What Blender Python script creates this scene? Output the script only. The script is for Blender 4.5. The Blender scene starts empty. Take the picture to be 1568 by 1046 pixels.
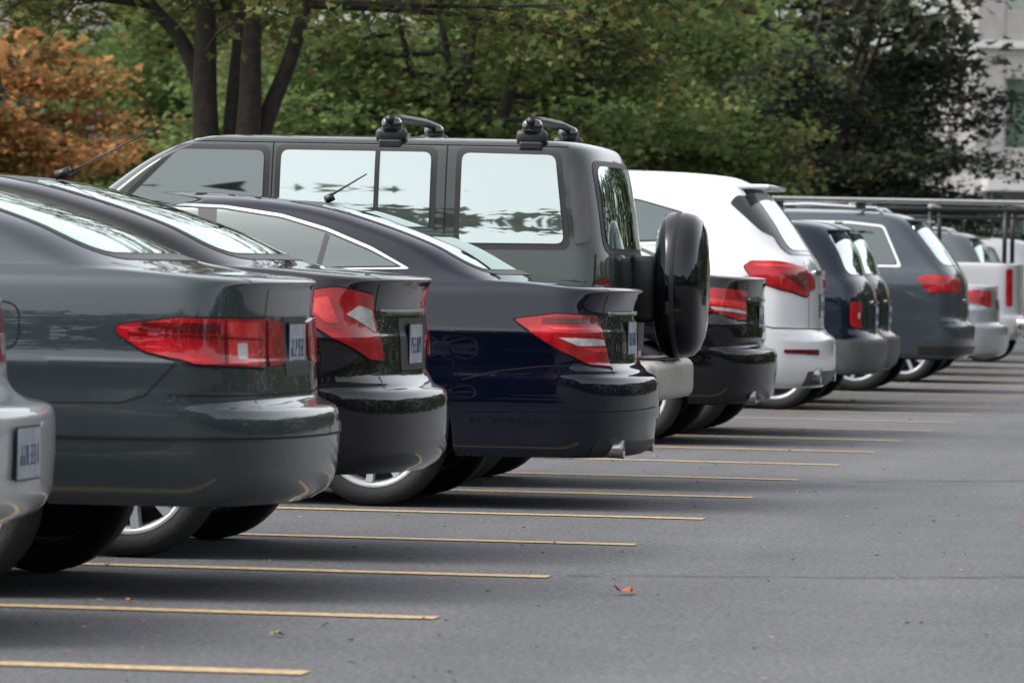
import bpy, bmesh, math, random
import numpy as np
from mathutils import Vector, Matrix
R=math.radians
scene=bpy.context.scene
random.seed(4)
H=1.124; FP=8711.0; YAW=math.atan(1224.6/8711); CY,SY=math.cos(YAW),math.sin(YAW)
# ------------------------------------------------------------------ materials
def newmat(name):
    m=bpy.data.materials.new(name); m.use_nodes=True
    nt=m.node_tree; b=nt.nodes['Principled BSDF']
    return m,nt,b
def simple(name,col,rough=.5,metal=0,coat=0,coatr=.03,noise=0,nscale=20,bump=0,bscale=200,ior=1.5):
    m,nt,b=newmat(name)
    b.inputs['Base Color'].default_value=(*col,1); b.inputs['Roughness'].default_value=rough
    b.inputs['Metallic'].default_value=metal; b.inputs['Coat Weight'].default_value=coat
    b.inputs['Coat Roughness'].default_value=coatr; b.inputs['IOR'].default_value=ior
    if noise or bump:
        tc=nt.nodes.new('ShaderNodeTexCoord')
    if noise:
        n=nt.nodes.new('ShaderNodeTexNoise'); n.inputs['Scale'].default_value=nscale; n.inputs['Detail'].default_value=6
        nt.links.new(tc.outputs['Object'],n.inputs['Vector'])
        r=nt.nodes.new('ShaderNodeValToRGB')
        r.color_ramp.elements[0].position=.3; r.color_ramp.elements[1].position=.7
        r.color_ramp.elements[0].color=(*[c*(1-noise) for c in col],1); r.color_ramp.elements[1].color=(*[min(1,c*(1+noise)) for c in col],1)
        nt.links.new(n.outputs['Fac'],r.inputs['Fac']); nt.links.new(r.outputs['Color'],b.inputs['Base Color'])
    if bump:
        n=nt.nodes.new('ShaderNodeTexNoise'); n.inputs['Scale'].default_value=bscale
        nt.links.new(tc.outputs['Object'],n.inputs['Vector'])
        bp=nt.nodes.new('ShaderNodeBump'); bp.inputs['Strength'].default_value=bump; bp.inputs['Distance'].default_value=.01
        nt.links.new(n.outputs['Fac'],bp.inputs['Height']); nt.links.new(bp.outputs['Normal'],b.inputs['Normal'])
    return m
def paint(name,col,metal=.4,rough=.35,dust=.08,spec=.1):
    m,nt,b=newmat(name)
    b.inputs['Metallic'].default_value=metal; b.inputs['Specular IOR Level'].default_value=spec
    b.inputs['Coat Weight'].default_value=1; b.inputs['Coat IOR'].default_value=1.5
    tc=nt.nodes.new('ShaderNodeTexCoord')
    n=nt.nodes.new('ShaderNodeTexNoise'); n.inputs['Scale'].default_value=3; n.inputs['Detail'].default_value=8
    nt.links.new(tc.outputs['Object'],n.inputs['Vector'])
    sp=nt.nodes.new('ShaderNodeSeparateXYZ'); nt.links.new(tc.outputs['Object'],sp.inputs[0])
    mr=nt.nodes.new('ShaderNodeMapRange'); mr.inputs['From Min'].default_value=.25; mr.inputs['From Max'].default_value=.6
    mr.inputs['To Min'].default_value=dust; mr.inputs['To Max'].default_value=.005
    nt.links.new(sp.outputs['Z'],mr.inputs['Value'])
    mu=nt.nodes.new('ShaderNodeMath'); mu.operation='MULTIPLY'; nt.links.new(mr.outputs[0],mu.inputs[0]); nt.links.new(n.outputs['Fac'],mu.inputs[1])
    mx=nt.nodes.new('ShaderNodeMix'); mx.data_type='RGBA'
    mx.inputs[6].default_value=(*col,1); mx.inputs[7].default_value=(.09,.085,.075,1)
    nt.links.new(mu.outputs[0],mx.inputs[0]); nt.links.new(mx.outputs[2],b.inputs['Base Color'])
    b.inputs['Roughness'].default_value=rough; b.inputs['Coat Roughness'].default_value=.01
    return m
def glassmat(name,base,refl,tint=(.86,.95,.92)):
    m=bpy.data.materials.new(name); m.use_nodes=True; nt=m.node_tree; nt.nodes.clear()
    o=nt.nodes.new('ShaderNodeOutputMaterial'); d=nt.nodes.new('ShaderNodeBsdfDiffuse'); d.inputs[0].default_value=(*base,1)
    g=nt.nodes.new('ShaderNodeBsdfAnisotropic'); g.inputs['Color'].default_value=(*tint,1); g.inputs['Roughness'].default_value=.015
    f=nt.nodes.new('ShaderNodeFresnel'); f.inputs[0].default_value=1.5
    a=nt.nodes.new('ShaderNodeMath'); a.operation='ADD'; a.use_clamp=True; a.inputs[1].default_value=refl
    nt.links.new(f.outputs[0],a.inputs[0])
    mx=nt.nodes.new('ShaderNodeMixShader'); nt.links.new(a.outputs[0],mx.inputs[0]); nt.links.new(d.outputs[0],mx.inputs[1]); nt.links.new(g.outputs[0],mx.inputs[2])
    nt.links.new(mx.outputs[0],o.inputs[0]); return m
def lensmat(name,c0,c1,scale=60):
    m,nt,b=newmat(name)
    tc=nt.nodes.new('ShaderNodeTexCoord'); w=nt.nodes.new('ShaderNodeTexWave'); w.wave_type='BANDS'; w.bands_direction='Z'
    w.inputs['Scale'].default_value=scale; w.inputs['Distortion'].default_value=.6
    n=nt.nodes.new('ShaderNodeTexNoise'); n.inputs['Scale'].default_value=11; n.inputs['Detail'].default_value=3
    nt.links.new(tc.outputs['Object'],w.inputs['Vector']); nt.links.new(tc.outputs['Object'],n.inputs['Vector'])
    st_=nt.nodes.new('ShaderNodeMapRange'); st_.inputs['From Min'].default_value=.35; st_.inputs['From Max'].default_value=.65; nt.links.new(n.outputs['Fac'],st_.inputs['Value'])
    mu=nt.nodes.new('ShaderNodeMath'); mu.operation='MULTIPLY'; nt.links.new(w.outputs['Fac'],mu.inputs[0]); nt.links.new(st_.outputs[0],mu.inputs[1])
    mx=nt.nodes.new('ShaderNodeMix'); mx.data_type='RGBA'; mx.inputs[6].default_value=(*c0,1); mx.inputs[7].default_value=(*c1,1)
    nt.links.new(mu.outputs[0],mx.inputs[0]); nt.links.new(mx.outputs[2],b.inputs['Base Color'])
    b.inputs['Roughness'].default_value=.3; b.inputs['Specular IOR Level'].default_value=.1; b.inputs['Coat Weight'].default_value=1; b.inputs['Coat Roughness'].default_value=.01
    return m
M={}
M['glass']=glassmat('window_glass',(.012,.016,.016),.12)
M['glass_hi']=glassmat('window_glass_bright',(.09,.11,.10),.40)
M['glass_back']=glassmat('rear_window_glass',(.05,.06,.06),.25)
M['black']=simple('black_plastic',(.012,.012,.013),.4)
M['blackgloss']=simple('black_gloss',(.006,.006,.007),.15,coat=1)
M['gap']=simple('shut_line',(.003,.003,.003),.9)
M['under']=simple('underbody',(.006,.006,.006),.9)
M['chrome']=simple('chrome',(.75,.75,.76),.12,metal=1)
M['exhaust']=simple('exhaust_steel',(.35,.34,.33),.3,metal=1)
M['greyplastic']=simple('grey_plastic',(.06,.065,.07),.45,noise=.2)
M['greymetal']=simple('bumper_metal',(.36,.34,.31),.45,metal=.2,noise=.15)
M['tyre']=simple('tyre_rubber',(.014,.014,.014),.8,bump=.3,bscale=90)
M['rim']=simple('alloy_rim',(.42,.43,.44),.3,metal=.35,noise=.12)
M['rimdark']=simple('brake_dark',(.02,.02,.02),.5,metal=.5)
M['red']=lensmat('red_lens',(.24,.001,.004),(.60,.012,.02))
M['reddark']=lensmat('dark_red_lens',(.07,.001,.002),(.20,.005,.008))
M['redbright']=lensmat('bright_red_lens',(.50,.010,.015),(.85,.10,.09),90)
M['white']=lensmat('clear_lens',(.36,.34,.33),(.9,.88,.85),120)
M['plate']=simple('licence_plate_white',(.34,.37,.41),.35,noise=.25,nscale=14)
M['platetext']=simple('licence_plate_blue',(.03,.05,.14),.4)
# ------------------------------------------------------------------ mesh builder
class MB:
    def __init__(s): s.v=[];s.f=[];s.m=[];s.mats=[];s.sm=[]
    def mi(s,mat):
        if mat not in s.mats: s.mats.append(mat)
        return s.mats.index(mat)
    def add(s,v,f,mat,smooth=True):
        o=len(s.v); s.v.extend([tuple(map(float,a)) for a in v]); i=s.mi(mat)
        for a in f: s.f.append(tuple(int(q)+o for q in a)); s.m.append(i); s.sm.append(smooth)
    def obj(s,name,parent=None,loc=(0,0,0)):
        me=bpy.data.meshes.new(name); me.from_pydata(s.v,[],s.f)
        for k in s.mats: me.materials.append(M[k] if isinstance(k,str) else k)
        me.polygons.foreach_set('material_index',s.m); me.polygons.foreach_set('use_smooth',s.sm); me.update()
        o=bpy.data.objects.new(name,me); scene.collection.objects.link(o); o.location=loc
        if parent: o.parent=parent
        return o
    def box(s,lo,hi,mat,bev=.01,seg=2,rot=None,smooth=True):
        bm=bmesh.new(); bmesh.ops.create_cube(bm,size=1)
        c=[(a+b_)/2 for a,b_ in zip(lo,hi)]; d=[abs(b_-a) for a,b_ in zip(lo,hi)]
        for v in bm.verts: v.co=Vector((v.co.x*d[0],v.co.y*d[1],v.co.z*d[2]))
        if bev>0: bmesh.ops.bevel(bm,geom=bm.edges[:],offset=min(bev,min(d)*.45),segments=seg,affect='EDGES',profile=.5)
        for v in bm.verts:
            if rot is not None: v.co=rot@v.co
            v.co+=Vector(c)
        bm.verts.index_update()
        s.add([v.co[:] for v in bm.verts],[[v.index for v in f.verts] for f in bm.faces],mat,smooth and bev>.012); bm.free()
    def tube(s,pts,rad,mat,n=8,cap=True):
        pts=[Vector(p) for p in pts]
        if not hasattr(rad,'__len__'): rad=[rad]*len(pts)
        vs=[];fs=[]; pu=None
        for i,p in enumerate(pts):
            t=(pts[min(i+1,len(pts)-1)]-pts[max(i-1,0)]).normalized()
            if pu is None: pu=t.orthogonal().normalized()
            u=(pu-t*pu.dot(t)).normalized(); w=t.cross(u); pu=u
            for k in range(n):
                a=2*math.pi*k/n; vs.append(p+(u*math.cos(a)+w*math.sin(a))*rad[i])
        for i in range(len(pts)-1):
            for k in range(n): fs.append((i*n+k,i*n+(k+1)%n,(i+1)*n+(k+1)%n,(i+1)*n+k))
        if cap: fs.append(tuple(range(n))[::-1]); fs.append(tuple((len(pts)-1)*n+k for k in range(n)))
        s.add(vs,fs,mat)
    def lathe(s,prof,mat,center=(0,0,0),axis='y',n=40,a0=0,a1=2*math.pi):
        closed=abs(a1-a0-2*math.pi)<1e-6; m=n if closed else n+1
        vs=[];fs=[]
        for k in range(m):
            a=a0+(a1-a0)*k/n
            for r,h in prof:
                if axis=='y': p=(r*math.cos(a),h,r*math.sin(a))
                else: p=(h,r*math.cos(a),r*math.sin(a))
                vs.append([p[i]+center[i] for i in range(3)])
        q=len(prof)
        for k in range(n):
            k2=(k+1)%m
            for i in range(q-1): fs.append((k*q+i,k*q+i+1,k2*q+i+1,k2*q+i))
        s.add(vs,fs,mat)
def pchip(xk,yk,x):
    xk=np.array(xk,float); yk=np.array(yk,float); h=np.diff(xk); d=np.diff(yk)/h; m=np.zeros(len(xk))
    for i in range(1,len(xk)-1):
        if d[i-1]*d[i]>0:
            w1=2*h[i]+h[i-1]; w2=h[i]+2*h[i-1]; m[i]=(w1+w2)/(w1/d[i-1]+w2/d[i])
    m[0]=d[0]; m[-1]=d[-1]
    i=np.clip(np.searchsorted(xk,x)-1,0,len(xk)-2); t=(x-xk[i])/h[i]
    return yk[i]*(1+2*t)*(1-t)**2+h[i]*m[i]*t*(1-t)**2+yk[i+1]*t*t*(3-2*t)+h[i]*m[i+1]*t*t*(t-1)
def rp(pts,r,n=4):
    out=[];N=len(pts)
    for i in range(N):
        p=Vector(pts[i]);a=Vector(pts[i-1])-p;b=Vector(pts[(i+1)%N])-p
        rr=min(r,a.length*.45,b.length*.45); A=p+a.normalized()*rr; B=p+b.normalized()*rr
        for k in range(n+1):
            t=k/n; out.append(tuple(A*(1-t)**2+p*2*t*(1-t)+B*t*t))
    return out
def grow_poly(pts,d):
    n=len(pts); area=sum(pts[i][0]*pts[(i+1)%n][1]-pts[(i+1)%n][0]*pts[i][1] for i in range(n))
    s=1 if area>0 else -1; out=[]
    for i in range(n):
        a=Vector(pts[i-1]);p=Vector(pts[i]);b=Vector(pts[(i+1)%n])
        e1=(p-a).normalized();e2=(b-p).normalized()
        n1=Vector((e1.y,-e1.x))*s;n2=Vector((e2.y,-e2.x))*s; nn=(n1+n2)
        if nn.length<1e-6: nn=n1
        nn.normalize(); k=max(.4,nn.dot(n1)); out.append(tuple(p+nn*d/k))
    return out
# ------------------------------------------------------------------ car
HQ=True
class Car:
    def __init__(s,name,loc,levels,L,paintmat,oh=1.05,wb=2.75,rw=.33,p=4.0,zarch=.84,kt=.04,archR=None,roty=0):
        s.root=bpy.data.objects.new(name,None); scene.collection.objects.link(s.root); s.root.location=(loc[0],loc[1],0); s.root.rotation_euler=(0,0,roty)
        s.paint=paintmat; s.L=L; s.oh=oh; s.wb=wb; s.rw=rw; AR=archR or rw+.04; s.AR=AR
        lv=np.array(levels,float)   # z,xr,xer,b,w,xf,xef
        ch=np.concatenate([[0],np.cumsum(np.sqrt((np.diff(lv[:,[0,1,4]],axis=0)**2).sum(1))+1e-3)])
        ts=[]
        for i in range(len(lv)-1):
            n=max(4,min(8,int((ch[i+1]-ch[i])/.02)+1)) if HQ else max(2,min(7,int((ch[i+1]-ch[i])/.03)+1))
            ts+=list(ch[i]+(ch[i+1]-ch[i])*np.arange(n)/n)
        ts.append(ch[-1]); ts=np.array(ts)
        D=np.stack([pchip(ch,lv[:,c],ts) for c in range(7)],1); s.D=D
        z0=D[0,0]; s.z0=z0
        c_=.30; th=np.linspace(0,math.pi/2,2000); sy=np.sin(th)**(2/p); cy=np.cos(th)**(2/p)
        X=-.06*sy**2-c_*(1-cy); Y=.9*sy; al=np.concatenate([[0],np.cumsum(np.hypot(np.diff(X),np.diff(Y)))])
        NR=44 if HQ else 26; s.NR=NR; thR=np.interp(np.linspace(0,al[-1],NR+1)[:-1],al,th)
        NFr=10; thF=np.interp(np.linspace(0,al[-1],NFr+1)[:-1],al,th)[::-1]
        xer0,xef0=D[0,2],D[0,6]; xs=list(np.arange(xer0,xef0,-(.06 if HQ else .09))); wc=[-oh,-oh-wb]
        xs=[x for x in xs if all(abs(x-c)>AR+.03 for c in wc)]
        for c in wc:
            for a in np.linspace(0,math.pi,25 if HQ else 17): xs.append(c+AR*math.cos(a))
            xs+= [c+AR+.003,c-AR-.003,c+AR+.025,c-AR-.025]
        xs=np.array(sorted([x for x in xs if xef0+.01<x<=xer0]+[xef0],reverse=True)); s.xs=xs
        fr=(xs-xef0)/(xer0-xef0)
        K=len(D); hc=NR+len(xs)+NFr; P=np.zeros((K,hc,3)); xm=-L/2
        def tap(x): return 1-kt*np.abs((x-xm)/(L/2))**3.5
        for k in range(K):
            z,xr,xer,b,w,xf,xef=D[k]
            sy=np.sin(thR)**(2/p); cy=np.cos(thR)**(2/p)
            x=xr-b*sy**2-(xr-b-xer)*(1-cy); P[k,:NR]=np.stack([x,w*sy*tap(x),np.full(NR,z)],1)
            X=xef+fr*(xer-xef); Z=np.full(len(X),z); W=np.full(len(X),w)
            if z<zarch:
                zA=np.full(len(X),z0)
                for c in wc:
                    q=AR*AR-(X-c)**2; ok=q>-1e-6; zA=np.where(ok,np.maximum(z0,rw+np.sqrt(np.maximum(q,0))),zA)
                Z=zA+(z-z0)*(zarch-zA)/(zarch-z0); W=np.interp(Z,D[:,0],D[:,4])
            P[k,NR:NR+len(xs)]=np.stack([X,W*tap(X),Z],1)
            sy=np.sin(thF)**(2/2.6); cy=np.cos(thF)**(2/2.6); bf=min(.1,(xef-xf)*.3)
            x=xf+bf*sy**2+(xef-xf-bf)*(1-cy); P[k,NR+len(xs):]=np.stack([x,w*sy*tap(x),np.full(NFr,z)],1)
        P[:,0,1]=0; P[:,-1,1]=0
        mir=P[:,-2:0:-1].copy(); mir[:,:,1]*=-1
        P[:, :,1]*=-1; mir[:,:,1]*=-1
        G=np.concatenate([P,mir],1); s.G=G; K,N=G.shape[:2]
        kref=int(np.argmin(abs(D[:,0]-.8)))
        hp=P[kref]; u=np.concatenate([[0],np.cumsum(np.hypot(np.diff(hp[:,0]),np.diff(hp[:,1])))]); s.uh=u; s.hp=hp
        U=np.concatenate([u,-u[-2:0:-1]]); s.Ucol=np.tile(U,(K,1))
        dj=np.roll(G,-1,1)-np.roll(G,1,1); dk=np.zeros_like(G); dk[1:-1]=G[2:]-G[:-2]; dk[0]=G[1]-G[0]; dk[-1]=G[-1]-G[-2]
        nn=np.cross(dj,dk); ln=np.linalg.norm(nn,axis=2,keepdims=True); nn=nn/np.maximum(ln,1e-9)
        if nn[kref,0,0]<0: nn=-nn
        s.Nn=nn.reshape(-1,3); s.V=G.reshape(-1,3); s.K=K;s.N=N
        kk,jj=np.meshgrid(np.arange(K-1),np.arange(N),indexing='ij'); j2=(jj+1)%N
        s.F=np.stack([kk*N+jj,kk*N+j2,(kk+1)*N+j2,(kk+1)*N+jj],2).reshape(-1,4)
        s.fc=s.V[s.F].mean(1); s.fn=s.Nn[s.F].mean(1)
        mb=MB()
        r0=G[0].copy(); r1=r0.copy(); r2=r0.copy()
        ins=np.maximum(abs(r0[:,1])-.05,0); r1[:,1]=np.sign(r0[:,1])*ins; r1[:,0]=np.clip(r0[:,0],-L+.08,-.14 if r0[0,0]>-.14 else r0[0,0]-.03)
        r2[:,1]=np.sign(r0[:,1])*np.maximum(abs(r0[:,1])-.3,0); r2[:,2]+=.03; r2[:,0]=np.clip(r1[:,0],-L+.3,-.4)
        mb.add(list(s.V),s.F,paintmat)
        e=[tuple(v) for v in np.concatenate([r0,r1,r2])]
        fs=[]
        for a in range(2):
            for j in range(N): fs.append((a*N+(j+1)%N,a*N+j,(a+1)*N+j,(a+1)*N+(j+1)%N))
        mb.add(e,fs,'under')
        top=s.V[(K-1)*N:]
        mb.add(list(top),[tuple(range(N))],paintmat)
        mb.obj('body_shell',s.root)
        s.win=MB(); s.lights=MB(); s.trim=MB(); s.z=s.V[:,2]; s.x=s.V[:,0]; s.y=s.V[:,1]; s.u=s.Ucol.reshape(-1)
    def ux(s,x):
        n=int(np.argmin(s.hp[:,0])); return float(np.interp(-x,-s.hp[:n,0],s.uh[:n]))
    def uy(s,y):
        n=s.NR; return float(np.interp(y,np.abs(s.hp[:n,1]),s.uh[:n]))
    def patch(s,mb,A,B,poly,off,mat,mask,skirt=True):
        pl=np.array(poly,float); n=len(pl)
        ar=sum(pl[i,0]*pl[(i+1)%n,1]-pl[(i+1)%n,0]*pl[i,1] for i in range(n))
        if ar<0: pl=pl[::-1]
        a0,b0=pl.min(0);a1,b1=pl.max(0)
        FA=A[s.F];FB=B[s.F]
        ok=mask&(FA.max(1)>=a0)&(FA.min(1)<=a1)&(FB.max(1)>=b0)&(FB.min(1)<=b1)&((FA.max(1)-FA.min(1))<.6)
        idx=np.nonzero(ok)[0]
        if not len(idx): return
        ins=np.ones((len(idx),4),bool); outall=np.zeros(len(idx),bool)
        for i in range(n):
            p=pl[i];q=pl[(i+1)%n]; e=q-p
            c=e[0]*(FB[idx]-p[1])-e[1]*(FA[idx]-p[0]); ins&=c>=-1e-9; outall|=(c<0).all(1)
        verts=[];vm={};faces=[]
        def vid(r):
            key=(round(r[2],5),round(r[3],5),round(r[4],5))
            if key not in vm: vm[key]=len(verts); verts.append(r)
            return vm[key]
        data=np.concatenate([A[:,None],B[:,None],s.V,s.Nn],1)
        for t,fi in enumerate(idx):
            if outall[t]: continue
            pp=[data[v] for v in s.F[fi]]
            if not ins[t].all():
                for i in range(n):
                    p=pl[i];e=pl[(i+1)%n]-p; out=[]
                    ds=[e[0]*(r[1]-p[1])-e[1]*(r[0]-p[0]) for r in pp]
                    for k in range(len(pp)):
                        d0=ds[k];d1=ds[(k+1)%len(pp)]
                        if d0>=0: out.append(pp[k])
                        if (d0>=0)!=(d1>=0):
                            tt=d0/(d0-d1); out.append(pp[k]*(1-tt)+pp[(k+1)%len(pp)]*tt)
                    pp=out
                    if len(pp)<3: break
                if len(pp)<3: continue
            ids=[]
            for r in pp:
                v=vid(r)
                if not ids or (ids[-1]!=v): ids.append(v)
            if len(ids)>1 and ids[0]==ids[-1]: ids.pop()
            if len(set(ids))==len(ids) and len(ids)>=3: faces.append(ids)
        if not faces: return
        vv=np.array(verts); nr=vv[:,5:8]; nr=nr/np.maximum(np.linalg.norm(nr,axis=1,keepdims=True),1e-9)
        pos=vv[:,2:5]+nr*off
        mb.add(list(pos),faces,mat)
        if skirt and off>.0025:
            ec={}
            for f in faces:
                for k in range(len(f)):
                    a,b=f[k],f[(k+1)%len(f)]
                    if (b,a) in ec: ec[(b,a)]=None
                    else: ec[(a,b)]=1
            be=[k for k,v in ec.items() if v]
            low=vv[:,2:5]-nr*.003; sv=[];sf=[]
            for a,b in be:
                o=len(sv); sv+= [pos[a],pos[b],low[b],low[a]]; sf.append((o+1,o,o+3,o+2))
            mb.add(sv,sf,mat)
    def side(s,mb,poly,off,mat,both=True,**k):
        s.patch(mb,s.x,s.z,poly,off,mat,(s.fc[:,1]<0)&(abs(s.fn[:,1])>.15),**k)
        if both: s.patch(mb,s.x,s.z,poly,off,mat,(s.fc[:,1]>0)&(abs(s.fn[:,1])>.15),**k)
    def rear(s,mb,poly,off,mat,**k):
        s.patch(mb,s.y,s.z,poly,off,mat,(s.fn[:,0]>.1)&(s.fc[:,0]>-s.L*.5),**k)
    def wrap(s,mb,poly,off,mat,both=True,**k):
        m=(s.fc[:,0]>-s.L*.5)
        s.patch(mb,s.u,s.z,poly,off,mat,m,**k)
        if both: s.patch(mb,-s.u,s.z,poly,off,mat,m,**k)
    def top(s,mb,poly,off,mat,both=True,**k):
        m=(s.fn[:,2]>.3)
        s.patch(mb,s.x,s.y,poly,off,mat,m,**k)
        if both: s.patch(mb,s.x,-s.y,poly,off,mat,m,**k)
    def line(s,fn,mb,p0,p1,w,off=.0012,mat='gap',**k):
        p0=Vector(p0);p1=Vector(p1);d=(p1-p0).normalized();n=Vector((-d.y,d.x))*w/2
        fn(mb,[tuple(p0-n),tuple(p1-n),tuple(p1+n),tuple(p0+n)],off,mat,skirt=False,**k)
    def poly_line(s,fn,mb,pts,w,off=.0012,mat='gap',**k):
        for a,b in zip(pts[:-1],pts[1:]):
            d=(Vector(b)-Vector(a)); 
            if d.length<1e-6: continue
            d=d.normalized()*w*.3
            s.line(fn,mb,tuple(Vector(a)-d),tuple(Vector(b)+d),w,off,mat,**k)
    def surf_x(s,y,z):
        m=np.argmin(abs(s.V[:,1]-y)+abs(s.V[:,2]-z)*1.0+np.where(s.V[:,0]<-s.L*.4,9,0)); return s.V[m,0]
    def finish(s,wheel_w=.21,rimr=None,tread=None,spokes=10):
        w=s.D[np.argmin(abs(s.D[:,0]-.5)),4]
        s.win.obj('windows',s.root)
        s.lights.obj('tail_lights',s.root)
        s.trim.obj('trim_and_panel_gaps',s.root)
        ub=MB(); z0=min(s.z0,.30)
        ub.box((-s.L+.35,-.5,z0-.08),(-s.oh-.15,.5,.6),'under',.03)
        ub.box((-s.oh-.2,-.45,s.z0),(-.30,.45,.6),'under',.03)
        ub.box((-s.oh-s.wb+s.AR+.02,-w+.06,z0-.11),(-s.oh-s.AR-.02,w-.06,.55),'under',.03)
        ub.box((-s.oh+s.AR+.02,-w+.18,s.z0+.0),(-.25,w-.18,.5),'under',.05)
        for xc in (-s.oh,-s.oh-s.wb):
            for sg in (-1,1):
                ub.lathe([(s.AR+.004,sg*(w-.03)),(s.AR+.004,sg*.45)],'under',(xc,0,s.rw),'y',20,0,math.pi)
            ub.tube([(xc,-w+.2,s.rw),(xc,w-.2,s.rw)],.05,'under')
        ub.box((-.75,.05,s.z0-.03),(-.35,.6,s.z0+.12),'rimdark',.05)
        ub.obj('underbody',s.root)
        wm=wheel_mesh(s.rw,wheel_w,rimr or s.rw*.72,spokes)
        k=1
        for xc in (-s.oh,-s.oh-s.wb):
            for sg in (-1,1):
                o=bpy.data.objects.new('wheel_%d'%k,wm); k+=1; scene.collection.objects.link(o); o.parent=s.root
                o.location=(xc,sg*(w-.03-wheel_w/2),s.rw); o.rotation_euler=(0,random.random()*6,0 if sg<0 else math.pi)
        mm=MB(); xm_=-s.L+s.mirx
        for sg in (-1,1):
            mm.box((xm_-.09,sg*(w+.02) if sg>0 else -w-.22,s.mirz),(xm_+.09,w+.22 if sg>0 else -w-.02,s.mirz+.15),s.paint,.06,4)
            mm.box((xm_-.03,min(sg*(w-.14),sg*(w+.06)),s.mirz+.02),(xm_+.03,max(sg*(w-.14),sg*(w+.06)),s.mirz+.06),'black',.015)
        mm.obj('door_mirrors',s.root)
    mirx=1.75; mirz=1.0
_wm={}
def wheel_mesh(r,w,rr,spokes):
    key=(r,w,rr,spokes)
    if key in _wm: return _wm[key]
    mb=MB(); h=w/2
    mb.lathe([(rr+.0,-h+.012),(rr+.015,-h+.002),(r*.88,-h-.006),(r*.955,-h+.012),(r*.99,-h+.035),(r,-h+.06),(r,h-.06),(r*.99,h-.035),(r*.955,h-.012),(r*.88,h),(rr,h-.01)],'tyre',n=48)
    mb.lathe([(rr+.004,-h+.006),(rr-.012,-h+.004),(rr-.022,-h+.03),(rr-.03,0),(rr-.03,h-.02)],'rim',n=48)
    mb.lathe([(rr-.03,.0),(.001,.0)],'rimdark',n=32)
    mb.lathe([(rr*.72,-.02),(.001,-.02)],'rimdark',n=32)
    mb.lathe([(.07,-h+.06),(.062,-h+.028),(.03,-h+.018),(.001,-h+.016)],'rim',n=24)
    for k in range(spokes):
        a=2*math.pi*k/spokes; c,s_=math.cos(a),math.sin(a)
        def P(rad,t,y): return (rad*c-t*s_,y,rad*s_+t*c)
        w0,w1=(.015,.016) if spokes>=8 else (.032,.024)
        vs=[P(.045,-w0,-h+.03),P(.045,w0,-h+.03),P(rr-.018,w1,-h+.012),P(rr-.018,-w1,-h+.012),
            P(.045,-w0*1.3,-h+.07),P(.045,w0*1.3,-h+.07),P(rr-.018,w1*1.3,-h+.06),P(rr-.018,-w1*1.3,-h+.06)]
        mb.add(vs,[(0,1,2,3),(0,3,7,4),(1,5,6,2),(4,7,6,5),(0,4,5,1)],'rim',False)
    me_o=mb.obj('wheel_tmp'); me=me_o.data; bpy.data.objects.remove(me_o); _wm[key]=me; return me
def clean(lv):
    out=[]
    for r in lv:
        r=list(r); r[2]=min(r[2],r[1]-r[3]-.05)
        r[6]=min(r[6],r[2]-.12); r[5]=min(r[5],r[6]-.05)
        out.append(r)
    return out
# ------------------------------------------------------------------ level templates
def sedan_levels(L,Ht=1.45,w=.91,deck=1.03,z0=.29,lid=-.12,bump=.62,bl0=-.55,bl1=-1.45,lip=.0,shelf=.07,cc=.42,bow=.05,crease=.80,bb=.11):
    f=-L; d=deck-1.03
    xe=-cc; fe=f+.55
    def gz(t):
        zb=1.06+d; return zb+t*(Ht-zb)
    lv=[(z0,-.085,xe,bb,w-.055,f+.06,fe),
        (z0+.035,-.035,xe,bb,w-.028,f+.02,fe),
        (.42,-.008,xe,bb,w-.008,f,fe),
        (bump-.10,0,xe,bb,w+.001,f,fe),
        (bump-.035,-.004,xe,bb,w+.002,f+.02,fe),
        (bump-.005,-.020,xe,bb*.97,w+.001,f+.03,fe),
        (bump+.014,-.03-shelf*.6,xe,bb*.8,w-.001,f+.05,fe),
        (bump+.032,-.03-shelf,xe,bow+.01,w-.002,f+.06,fe),
        (bump+.065,lid+.010,xe,bow,w-.003,f+.07,fe+.02),
        (crease-.012,lid+.002,xe,bow,w+.003,f+.20,fe+.08),
        (crease+.004,lid-.002,xe,bow,w-.006,f+.22,fe+.1),
        (.90+d*.6,lid-.010,xe,bow,w-.024,f+.55,fe+.4),
        (.965+d,lid-.010+lip*.7,xe-.01,bow,w-.046,f+.85,fe+.6),
        (.992+d,lid-.004+lip,xe-.03,bow,w-.060,f+1.0,fe+.75),
        (1.004+d,lid-.022+lip,xe-.06,bow,w-.070,f+1.05,fe+.8),
        (1.012+d,lid-.07,xe-.10,bow,w-.080,f+1.08,fe+.82),
        (1.024+d,lid-.22,-.62,bow,w-.096,f+1.2,fe+.9),
        (1.038+d,bl0+.05,-.85,bow,w-.118,f+1.3,fe+1.0),
        (1.06+d,bl0-.06,-.95,bow,w-.132,f+1.36,fe+1.05),
        (gz(.36),bl0+(bl1-bl0)*.40,-1.20,.06,w-.19,f+1.72,f+2.0),
        (gz(.615),bl0+(bl1-bl0)*.70,-1.48,.06,w-.24,f+1.98,f+2.2),
        (gz(.795),bl0+(bl1-bl0)*.96,-1.78,.06,w-.29,f+2.22,f+2.45),
        (gz(.885),bl1-.17,-1.98,.05,w-.35,f+2.40,f+2.6),
        (gz(.95),bl1-.42,-2.15,.04,w-.47,f+2.55,f+2.7),
        (gz(.987),bl1-.62,-2.25,.02,w-.64,f+2.65,f+2.75),
        (Ht,bl1-.7,-2.28,.01,.03,f+2.68,f+2.76)]
    return clean(lv)
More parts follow.
